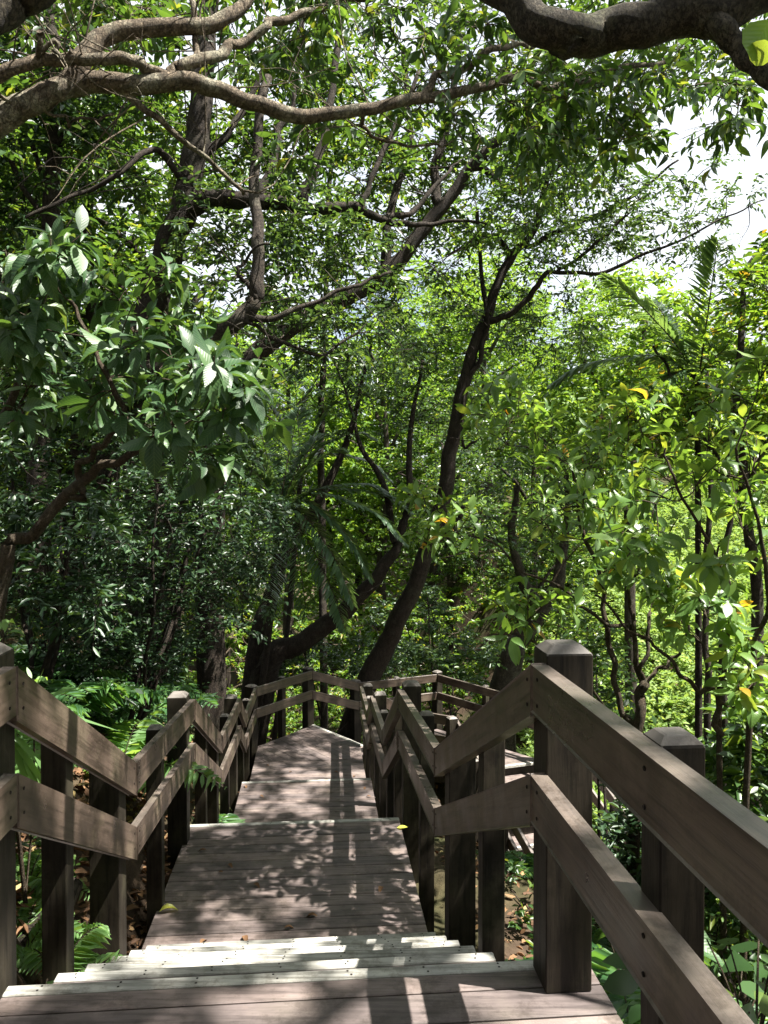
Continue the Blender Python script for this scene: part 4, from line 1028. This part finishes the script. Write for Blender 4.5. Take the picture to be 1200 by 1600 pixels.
# ================= dark shrubs of the left bank
def bush(name, label, bpx, vols, leaf, n_st=5, **kw):
    b = ground_pt(*P(*bpx)[:2])
    t = Tree(name, label, 'shrub', b, bark='bark_dark')
    cs = off_path(above(np.vstack(vols)))
    top = cs[np.argsort(-cs[:, 2])[:max(3, len(cs) // 4)]]
    for q in top[rng.choice(len(top), n_st, replace=False)]:
        t.limb([b - UP * .1, b * .6 + q * .4 + rng.normal(size=3) * .1, q], .03, .01, 6)
    a = dict(twig_every=3, rmin=.004, maxr=.015, tw=8, tlen=.24, lv=8, ll=.062, lw=.48, droop=.2, updir=.3); a.update(kw)
    t.crown(cs, **a); t.finish(leaf, T_MID, crown='foliage', trunk='stem')
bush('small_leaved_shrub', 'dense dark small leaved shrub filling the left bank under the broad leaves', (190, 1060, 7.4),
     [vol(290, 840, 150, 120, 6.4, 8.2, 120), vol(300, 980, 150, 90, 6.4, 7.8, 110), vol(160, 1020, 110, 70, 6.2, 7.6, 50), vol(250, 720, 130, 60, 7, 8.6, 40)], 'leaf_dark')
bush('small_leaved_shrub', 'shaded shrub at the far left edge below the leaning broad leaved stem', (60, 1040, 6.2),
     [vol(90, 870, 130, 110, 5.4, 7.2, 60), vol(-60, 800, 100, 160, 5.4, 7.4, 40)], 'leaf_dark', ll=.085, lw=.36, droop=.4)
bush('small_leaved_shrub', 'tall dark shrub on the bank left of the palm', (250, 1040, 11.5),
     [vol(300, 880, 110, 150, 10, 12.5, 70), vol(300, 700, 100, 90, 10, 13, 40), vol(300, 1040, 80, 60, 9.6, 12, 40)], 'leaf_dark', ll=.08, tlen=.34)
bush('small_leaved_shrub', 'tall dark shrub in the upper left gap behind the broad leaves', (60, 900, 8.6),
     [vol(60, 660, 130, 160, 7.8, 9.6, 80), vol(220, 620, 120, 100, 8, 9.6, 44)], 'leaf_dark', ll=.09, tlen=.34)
bush('low_shrub', 'low glossy shrub beyond the far railing, below the curved trunk', (520, 1090, 15.3),
     [vol(520, 1035, 120, 35, 14.9, 16.4, 50), vol(640, 1040, 60, 30, 15.5, 16.8, 16)], 'leaf_grey', ll=.10, tlen=.34, tw=9)
bush('low_shrub', 'low glossy shrub behind the far railing corner on the right', (700, 1080, 16.3),
     [vol(700, 1030, 70, 45, 15.9, 17.4, 34), vol(640, 960, 60, 50, 16, 18, 16)], 'leaf_grey', ll=.11, tlen=.36, tw=9)
bush('low_shrub', 'leafy shrub between the tall right post and the sunlit clearing', (960, 1150, 8.5),
     [vol(915, 1060, 60, 90, 8, 10, 40), vol(960, 1180, 80, 50, 7.6, 9.4, 16)], 'leaf_mid', ll=.085, tlen=.3)
bush('low_shrub', 'shrub of the right slope at the frame edge beside the short near post', (1190, 1240, 5.0),
     [vol(1190, 1190, 50, 80, 4.6, 5.6, 22), vol(1120, 1240, 60, 50, 5.0, 6.0, 14)], 'leaf_mid', 2, ll=.10, lw=.4, tlen=.26)

bush('low_shrub', 'leafy thicket on the slope, seen under the long right rail beside the short post', (1160, 1560, 5.2),
     [vol(1150, 1400, 90, 110, 4.6, 6.2, 46), vol(1060, 1480, 60, 70, 4.4, 6.0, 16)], 'leaf_mid', 2, ll=.10, lw=.4, tlen=.26)
bush('low_shrub', 'dark leafy growth between the two right posts, in front of the lower railing', (980, 1420, 6.2),
     [vol(975, 1360, 50, 60, 5.4, 7.0, 22)], 'leaf_dark', 2, ll=.085, lw=.34, tlen=.26)
# ================= prototypes copied through the background
def copy_tree(root, loc, rz, sc, label=None):
    r = root.copy(); COL.objects.link(r); r.location = loc; r.rotation_euler = (0, 0, rz); r.scale = (sc, sc, sc * rng.uniform(.9, 1.1))
    if label: r['label'] = label
    for ch in root.children:
        c_ = ch.copy(); COL.objects.link(c_); c_.parent = r
    return r
def proto_tree(name, label, group, leaf, h, cr, ncl, ll, bark, low=.35):
    t = Tree(name, label, 'tree', np.zeros(3), group, bark)
    t.limb([[0, 0, -.4], [.1, .05, h * .3], [-.15, .1, h * .6], [.1, 0, h * .9]], h * .018, h * .004, n=24)
    for k in range(7):
        a = k * 2.4; z = h * (low + .07 * k); rr = cr * rng.uniform(.5, .8)
        t.limb([[0, 0, z], [rr * .5 * math.cos(a), rr * .5 * math.sin(a), z + h * .09], [rr * math.cos(a), rr * math.sin(a), z + h * .13]], h * .007, h * .003, 6)
    u = rdir(ncl) * (rng.uniform(.15, 1, ncl) ** .45)[:, None]
    cs = np.array([0, 0, h * (.5 + low * .55)]) + u * np.array([cr, cr, h * (.52 - low * .45)])
    nz = np.sin(cs[:, 0] * 1.9 + 1) * np.sin(cs[:, 1] * 1.7) * np.sin(cs[:, 2] * 1.6 + 2)
    cs = cs[nz > -.28]
    t.crown(cs, twig_every=0, rmin=.012, tw=8, tlen=h * .05, lv=8, ll=ll, lw=.45, droop=.3)
    t.finish(leaf, T_MID); return t.o
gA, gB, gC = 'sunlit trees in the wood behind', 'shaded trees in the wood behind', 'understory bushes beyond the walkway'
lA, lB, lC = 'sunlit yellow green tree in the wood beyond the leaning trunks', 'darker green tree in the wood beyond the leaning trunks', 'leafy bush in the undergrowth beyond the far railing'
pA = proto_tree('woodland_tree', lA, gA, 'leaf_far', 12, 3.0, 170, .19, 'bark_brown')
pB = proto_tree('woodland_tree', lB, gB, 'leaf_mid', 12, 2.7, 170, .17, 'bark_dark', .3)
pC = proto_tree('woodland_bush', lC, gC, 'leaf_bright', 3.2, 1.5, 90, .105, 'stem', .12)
firsts = {id(pA): True, id(pB): True, id(pC): True}
def put(p, px, d, sc):
    x, y = P(px, 800, d)[:2]; loc = (x, y, float(ground_z(x, y)) - .1); rz = rng.uniform(0, 6.28)
    if firsts[id(p)]:
        firsts[id(p)] = False; p.location = loc; p.rotation_euler = (0, 0, rz); p.scale = (sc,) * 3
    else: copy_tree(p, loc, rz, sc)
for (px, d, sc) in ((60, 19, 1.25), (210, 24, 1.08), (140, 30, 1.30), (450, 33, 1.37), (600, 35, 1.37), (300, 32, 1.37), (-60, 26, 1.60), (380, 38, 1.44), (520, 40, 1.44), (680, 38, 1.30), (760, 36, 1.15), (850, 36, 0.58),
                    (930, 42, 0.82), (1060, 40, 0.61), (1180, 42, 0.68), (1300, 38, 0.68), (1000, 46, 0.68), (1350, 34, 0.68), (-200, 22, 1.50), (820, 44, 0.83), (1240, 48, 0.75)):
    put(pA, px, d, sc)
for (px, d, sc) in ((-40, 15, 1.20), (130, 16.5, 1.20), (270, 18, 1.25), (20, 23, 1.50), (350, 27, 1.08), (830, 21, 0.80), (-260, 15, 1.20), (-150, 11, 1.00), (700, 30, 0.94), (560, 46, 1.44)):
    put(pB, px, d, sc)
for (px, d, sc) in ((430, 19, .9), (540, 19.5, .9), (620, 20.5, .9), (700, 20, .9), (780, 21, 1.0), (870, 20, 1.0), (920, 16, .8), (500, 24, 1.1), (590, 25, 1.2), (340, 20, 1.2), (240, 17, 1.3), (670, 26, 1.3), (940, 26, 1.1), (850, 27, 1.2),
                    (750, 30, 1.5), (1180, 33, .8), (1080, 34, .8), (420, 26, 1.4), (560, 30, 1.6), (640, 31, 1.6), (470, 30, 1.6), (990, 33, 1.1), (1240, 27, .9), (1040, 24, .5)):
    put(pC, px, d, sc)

# the wood goes on behind and beside the viewer
for (x, y, sc) in ((-4.5, -5, .9), (-.5, -8, 1.1), (4.5, -6, 1.0), (-7, -1, 1.0), (8.5, -3, .8), (-8, 5, 1.0), (8.5, 4, .75), (-3, -12, 1.2), (9, -9, 1.1), (-10, -8, 1.2), (3, -13, 1.2), (-5, 1.5, .95), (6.8, 1.0, .72), (1.5, -4.5, 1.0), (-2.5, -3.2, 1.0), (-9, 9, 1.0), (10, 8, .7)):
    copy_tree(pB, (x, y, float(ground_z(x, y)) - .1), rng.uniform(0, 6.28), sc, 'dark green tree standing in the wood around the top platform')['group'] = 'trees around the top platform'
# far wood: one mass of foliage closing the view
L = Leaves()
n = 150
ang = rng.uniform(-1.05, 1.05, n); dist = rng.uniform(40, 75, n)
cx_, cy_ = dist * np.sin(ang), dist * np.cos(ang)
gz = ground_z(cx_, cy_)
pxx = CX + FPX * cx_ / cy_
hh = np.where(pxx > 830, rng.uniform(4, 7, n), rng.uniform(13, 22, n))
for i in range(n):
    k = 70
    u = rdir(k) * (rng.uniform(.3, 1, k) ** .4)[:, None]
    cc = np.array([cx_[i], cy_[i], gz[i] + hh[i] * .5]) + u * np.array([4.2, 4.2, hh[i] * .52])
    sprays(L, cc, u, tw=5, tlen=1.2, lv=5, ll=.42, lw=.5)
o = L.build('far_forest', M['leaf_far'], None, np.array([0, 50, 0.]), T_LO); tag(o, 'far wooded hillside seen through the gaps', 'forest', kind='stuff')

# ================= ferns and ground plants
def fern_leaves(base, n, length, L, lean=None, arch=.55, pairs=17, w=.20, spread=(0, 2 * math.pi), steep=(.5, 1.1)):
    for i in range(n):
        a = rng.uniform(*spread) if spread != (0, 2 * math.pi) else i * 2 * math.pi / n + rng.uniform(-.3, .3)
        e = rng.uniform(*steep); ln = length * rng.uniform(.7, 1.15)
        u = np.linspace(0.0, 1, pairs + 3)[2:]
        h = np.array([math.cos(a), math.sin(a), 0])
        pos = base + (h * math.cos(e))[None] * (ln * u)[:, None] + UP[None] * (ln * (math.sin(e) * u - arch * u ** 2))[:, None]
        tan = unit(np.gradient(pos, axis=0)); lat = unit(np.cross(tan, UP)); prof = np.sin(np.pi * (.14 + .84 * u)) ** .8
        for sg in (1, -1):
            L.add(pos, lat * sg + tan * .35 - UP * .12 + rng.normal(size=pos.shape) * .05, np.cross(lat, tan) + rng.normal(size=pos.shape) * .12, ln * .27 * prof, ln * .27 * prof * w + .004)
        q = np.vstack([base, pos]); yield q
def fern(name, label, base, n, length, mat, fronds=False, group=None, **kw):
    root = empty(name, tuple(base), label, 'fern', group)
    if fronds:
        for i in range(n):
            L = Leaves(); wd = Wood()
            a = i * 2 * math.pi / n
            for q in fern_leaves(base, 1, length, L, spread=(a - .3, a + .3), **kw): wd.tube(q, np.linspace(.004, .0015, len(q)), 4)
            f = L.build('frond', M[mat], root, base, T_MID); r = wd.build('midrib', M['stem'], f, base)
    else:
        L = Leaves(); wd = Wood()
        for q in fern_leaves(base, n, length, L, **kw): wd.tube(q, np.linspace(.004, .0015, len(q)), 3)
        L.build('fronds', M[mat], root, base, T_MID); wd.build('midribs', M['stem'], root, base)
    return root
def gp(px, d): 
    x, y = P(px, 1000, d)[:2]; return ground_pt(x, y)
fern('fern', 'bright pale fern standing behind the left railing valley', gp(185, 6.0) + UP * .1, 10, .95, 'fern_bright', True)
fern('fern', 'pale fern on the ground behind the nearest left post', gp(30, 3.4), 8, .55, 'fern_bright', True)
fern('fern', 'fern with sunlit tips peeping above the nearest left post', gp(-20, 3.9) + UP * .35, 7, .8, 'fern_bright', True)
fern('fern', 'green fern growing under the near right railing', gp(985, 2.9), 9, .6, 'fern', True)
fern('fern', 'fern reaching a frond over the step between the two right posts', W(3.75, 1.12, float(ground_z(*W(3.75, 1.12)[:2]))), 8, .8, 'fern', True, steep=(.9, 1.25))
fern('fern', 'fern behind the two right posts at the foot of the near stairs', W(4.4, 1.5, float(ground_z(*W(4.4, 1.5)[:2]))), 9, .75, 'fern', True)
fern('fern', 'bright fern on the leaf litter between the two nearest left posts', gp(75, 3.5), 8, .5, 'fern_bright', True)
fern('fern', 'bright fern higher on the bank, seen under the nearest left upper rail', gp(40, 4.3) + UP * .05, 9, .6, 'fern_bright', True)
pf = fern('fern', 'dark fern on the shaded left bank', gp(330, 8.0), 10, .95, 'fern', group='ferns on the shaded left bank')
for (px, d, sc) in ((20, 5.4, .9), (60, 6.6, 1.0), (10, 7.4, 1.1), (120, 7.6, 1.1), (170, 8.2, 1.1), (225, 9.6, 1.2), (275, 9.4, 1.1), (140, 5.0, .8), (90, 8.6, 1.1), (260, 11.0, 1.2), (90, 6.2, 1.0), (150, 6.8, 1.1), (210, 7.2, 1.1), (270, 7.4, 1.0), (300, 8.8, 1.1), (350, 9.4, 1.1), (370, 10.6, 1.2), (240, 8.4, 1.1), (180, 6.0, .9), (130, 5.4, .9), (255, 6.3, .8), (330, 11.5, 1.2), (300, 10.2, 1.2), (60, 5.2, .9), (380, 12.0, 1.0), (200, 9.2, 1.1), (345, 7.6, .8)):
    p = gp(px, d)
    if p[0] * math.cos(TH) + p[1] * math.sin(TH) < -1.95: copy_tree(pf, tuple(p), rng.uniform(0, 6.3), sc)
pg = fern('fern', 'green fern on the right slope under the railing', gp(1010, 3.6), 9, .6, 'fern', group='ferns on the right slope')
for (px, d, sc) in ((1080, 3.2, 1.0), (1120, 4.2, 1.1), (960, 4.4, 1.1), (900, 5.4, 1.1), (1180, 3.6, 1.0), (840, 6.8, 1.0), (930, 6.4, 1.1), (1040, 5.4, 1.1), (1150, 5.6, 1.1)):
    p = gp(px, d)
    if len(off_path(p[None])): copy_tree(pg, tuple(p), rng.uniform(0, 6.3), sc)

# pale strap-leaved plant behind the near left post
b = gp(40, 3.7) + UP * .1
root = empty('strap_leaved_plant', tuple(b), 'plant with long pale strap leaves fanning out behind the nearest left post', 'plant')
L = Leaves(); q = P(8, 1140, 3.5)
for i in range(15):
    a = rng.uniform(-1.0, 1.25)
    L.add(q + rng.normal(size=3) * .01, (math.cos(a), rng.uniform(-.3, .2), -math.sin(a) * .9 + .1), (0, -.5, 1), rng.uniform(.28, .42), .03)
L.build('leaves', M['fern_bright'], root, b, T_STRIP)
wd = Wood(); wd.tube(smooth_path([b - UP * .1, (b + q) / 2, q]), [.012, .008], 6); wd.build('stem', M['stem'], root, b)

# small rosette seedlings by the left railing
for (px, py, d, lab) in ((52, 1062, 3.7, 'seedling with a whorl of bright leaves above the left rail'), (5, 985, 3.9, 'pale leaved seedling at the left edge above the nearest post')):
    c0 = P(px, py, d); b = ground_pt(c0[0] - .1, c0[1] + .1)
    root = empty('seedling', tuple(b), lab, 'plant'); L = Leaves()
    rosettes(L, c0[None], np.array([[.1, -.2, 1.]]), 7, .13, .3, .1)
    L.build('leaves', M['fern_bright'], root, b, T_BIG, True)
    wd = Wood(); wd.tube(np.array([b, (b + c0) / 2 + [.03, 0, 0], c0]), [.006, .005, .004], 5); wd.build('stem', M['stem'], root, b)

# broad plants low on the right
def broad_plant(label, b, n, ll, lw, mat, hgt=.4, r=.35):
    root = empty('broad_leaved_plant', tuple(b), label, 'plant'); L = Leaves(); wd = Wood()
    for i in range(n):
        a = i * 2.4 + rng.uniform(-.3, .3); rr = r * math.sqrt((i + .5) / n) * rng.uniform(.8, 1.2); z = hgt * rng.uniform(.6, 1.1)
        p = b + np.array([rr * math.cos(a), rr * math.sin(a), z]); d = np.array([math.cos(a), math.sin(a), -.25])
        wd.tube(smooth_path([b, b * .5 + p * .5 + UP * .06, p]), [.006, .003], 4)
        L.add(p - d * ll * .3, d, UP + rng.normal(size=3) * .25, ll * rng.uniform(.7, 1.1), lw * rng.uniform(.8, 1.1))
    L.build('leaves', M[mat], root, b, T_BIG, True); wd.build('stem', M['stem'], root, b)
broad_plant('leafy green plant in the bottom right corner below the near rail', gp(1185, 2.6), 26, .13, .085, 'leaf_mid', .38, .42)
fern('fern', 'soft fern just outside the platform edge, below the lower right rail', gp(1000, 2.45) + UP * .05, 11, .55, 'fern', True)
fern('fern', 'pale fern lowest in the bottom right, under the near rail', gp(1080, 2.2) + UP * .02, 10, .5, 'fern_bright', True)
broad_plant('leafy plant behind the two right posts beside the stairs', W(4.1, 1.75, float(ground_z(*W(4.1, 1.75)[:2]))), 16, .24, .11, 'leaf_big', .8, .35)
broad_plant('broad leaved plant on the slope behind the short near right post', gp(1150, 3.4), 18, .24, .14, 'leaf_mid', .6, .45)
broad_plant('leafy green plant at the foot of the right posts', W(3.4, 1.35, float(ground_z(*W(3.4, 1.35)[:2]))), 14, .16, .08, 'leaf_mid', .35, .3)
broad_plant('pale leafy plant on the ground left of the near stairs', gp(60, 3.0), 16, .12, .06, 'fern_bright', .22, .3)

# fallen log on the left bank
b = P(50, 1420, 3.55); gz0 = float(ground_z(b[0], b[1])); b[2] = gz0 + .05
lg = Wood(); lg.tube(smooth_path([b + [-.09, -.10, .02], b + [.0, .0, .05], b + [.07, .13, .13], b + [.10, .24, .2]], 16), [.075, .07, .05], 11, .1)
o = lg.build('fallen_log', M['bark_brown'], None, b); tag(o, 'short brown log lying on the leaf litter left of the stairs', 'log')

for kk in range(14):
    sx = rng.uniform(-2.3, -1.2) if kk % 2 else rng.uniform(1.0, 2.4); sy = rng.uniform(2.6, 7); q0 = ground_pt(sx, sy) + UP * .02
    a_ = rng.uniform(0, 6.3); ln = rng.uniform(.3, .8); e_ = np.array([math.cos(a_), math.sin(a_), 0]) * ln
    q1 = ground_pt(*(q0 + e_ * .5)[:2]) + UP * .03; q2 = ground_pt(*(q0 + e_)[:2]) + UP * .03
    wd = Wood(); wd.tube(smooth_path([q0, q1, q2], 10, .008), [.012, .004], 6)
    o = wd.build('fallen_stick', M['stem'], None, q0); tag(o, 'thin dead stick lying in the leaf litter beside the stairs', 'stick', 'dead sticks in the leaf litter')
# leaf litter and ground cover
n = 20000
x = np.concatenate([rng.uniform(-4.5, -1.0, n // 2 - 3000), rng.uniform(-2.4, -1.02, 3000), rng.uniform(.6, 6, n // 2)]); y = np.concatenate([rng.uniform(1.2, 14, n // 2 - 3000), rng.uniform(2.3, 6.5, 3000), rng.uniform(1.2, 14, n // 2)])
p = np.stack([x, y, ground_z(x, y) + rng.uniform(.01, .04, n)], -1)
L = Leaves(); dd = rdir(n) * np.array([1, 1, .25]); L.add(p, dd, UP + rng.normal(size=(n, 3)) * .45, rng.uniform(.05, .11, n), rng.uniform(.025, .05, n))
o = L.build('leaf_litter', M['litter'], None, np.array([0, 6., 0]), T_MID); tag(o, 'brown leaf litter over the bank beside the stairs', 'leaf litter', kind='stuff')
n = 2600
x = np.concatenate([rng.uniform(-6.5, -1.25, n // 2), rng.uniform(.95, 9, n // 2)]); y = rng.uniform(2.2, 17, n)
c = np.stack([x, y, ground_z(x, y) + rng.uniform(.03, .16, n)], -1)
nz = np.sin(x * 2.3 + 1) * np.sin(y * 1.9) ; c = off_path(c[nz > -.1])
L = Leaves(); sprays(L, c, np.tile(UP, (len(c), 1)), tw=4, tlen=.16, lv=5, ll=.06, lw=.5, updir=.4)
o = L.build('ground_cover', M['leaf_mid'], None, np.array([0, 8., 0]), T_MID); tag(o, 'low green ground cover on the slopes beside the walkway', 'ground cover', kind='stuff')
n = 13000
x = rng.uniform(820, 1330, n); d = np.sqrt(rng.uniform(10 ** 2, 40 ** 2, n)); x = (x - CX) / FPX * d
c = off_path(np.stack([x, d, ground_z(x, d) + rng.uniform(.05, .55, n)], -1))
L = Leaves(); sprays(L, c, np.tile(UP, (len(c), 1)), tw=4, tlen=.3, lv=5, ll=.16, lw=.4, updir=.5)
o = L.build('valley_grass', M['meadow'], None, np.array([10, 20., 0]), T_MID); tag(o, 'sunlit rank green growth in the valley on the right', 'undergrowth', kind='stuff')


# ---------------------------------------------------------------- light, sky, camera
w = bpy.data.worlds.new('World'); S.world = w; w.use_nodes = True
nt = w.node_tree; nt.nodes.clear()
out = nt.nodes.new('ShaderNodeOutputWorld'); bg = nt.nodes.new('ShaderNodeBackground')
sky = nt.nodes.new('ShaderNodeTexSky'); sky.sky_type = 'NISHITA'; sky.sun_disc = False
el = math.asin(SUN[2]); az = math.atan2(SUN[0], SUN[1])
sky.sun_elevation = el; sky.sun_rotation = az
sky.dust_density = 2.5; sky.air_density = 1.0; sky.ozone_density = 1.5
# thin bright cloud over the blue
tc = nt.nodes.new('ShaderNodeTexCoord')
nz = N(nt, 'ShaderNodeTexNoise', Scale=2.2, Detail=7.0, Roughness=0.6); nt.links.new(tc.outputs['Generated'], nz.inputs['Vector'])
cr = ramp(nt, [(0.33, (0, 0, 0)), (0.52, (1, 1, 1))]); nt.links.new(nz.outputs[0], cr.inputs[0])
fm = N(nt, 'ShaderNodeMath', operation='MULTIPLY'); nt.links.new(cr.outputs[0], fm.inputs[0]); fm.inputs[1].default_value = 0.8
nt.links.new(mixc(nt, sky.outputs[0], (7.2, 7.4, 7.7), fm.outputs[0]), bg.inputs[0])
bg.inputs[1].default_value = 0.05
nt.links.new(bg.outputs[0], out.inputs[0])
sl = bpy.data.lights.new('sun', 'SUN'); sl.energy = 5.0; sl.angle = R(0.53); sl.color = (1.0, 0.95, 0.88)
so = bpy.data.objects.new('sun', sl); link(so)
so.rotation_euler = Vector(SUN).to_track_quat('Z', 'Y').to_euler()
cam = bpy.data.cameras.new('camera'); co = bpy.data.objects.new('camera', cam); link(co)
cam.sensor_fit = 'VERTICAL'; cam.sensor_height = 36.0; cam.lens = 36.0 * FPX / 1600.0
cam.clip_start = 0.05; cam.clip_end = 600
co.location = (0, 0, EYE); co.rotation_euler = (math.pi / 2 - PITCH, 0, 0)
S.camera = co
S.view_settings.view_transform = 'Standard'; S.view_settings.look = 'None'; S.view_settings.gamma = 1
S.view_settings.exposure = 2.1
S.render.engine = 'CYCLES'
c = S.cycles
c.max_bounces = 8; c.diffuse_bounces = 5; c.transmission_bounces = 5; c.glossy_bounces = 3; c.caustics_reflective = False; c.caustics_refractive = False
c.use_denoising = True
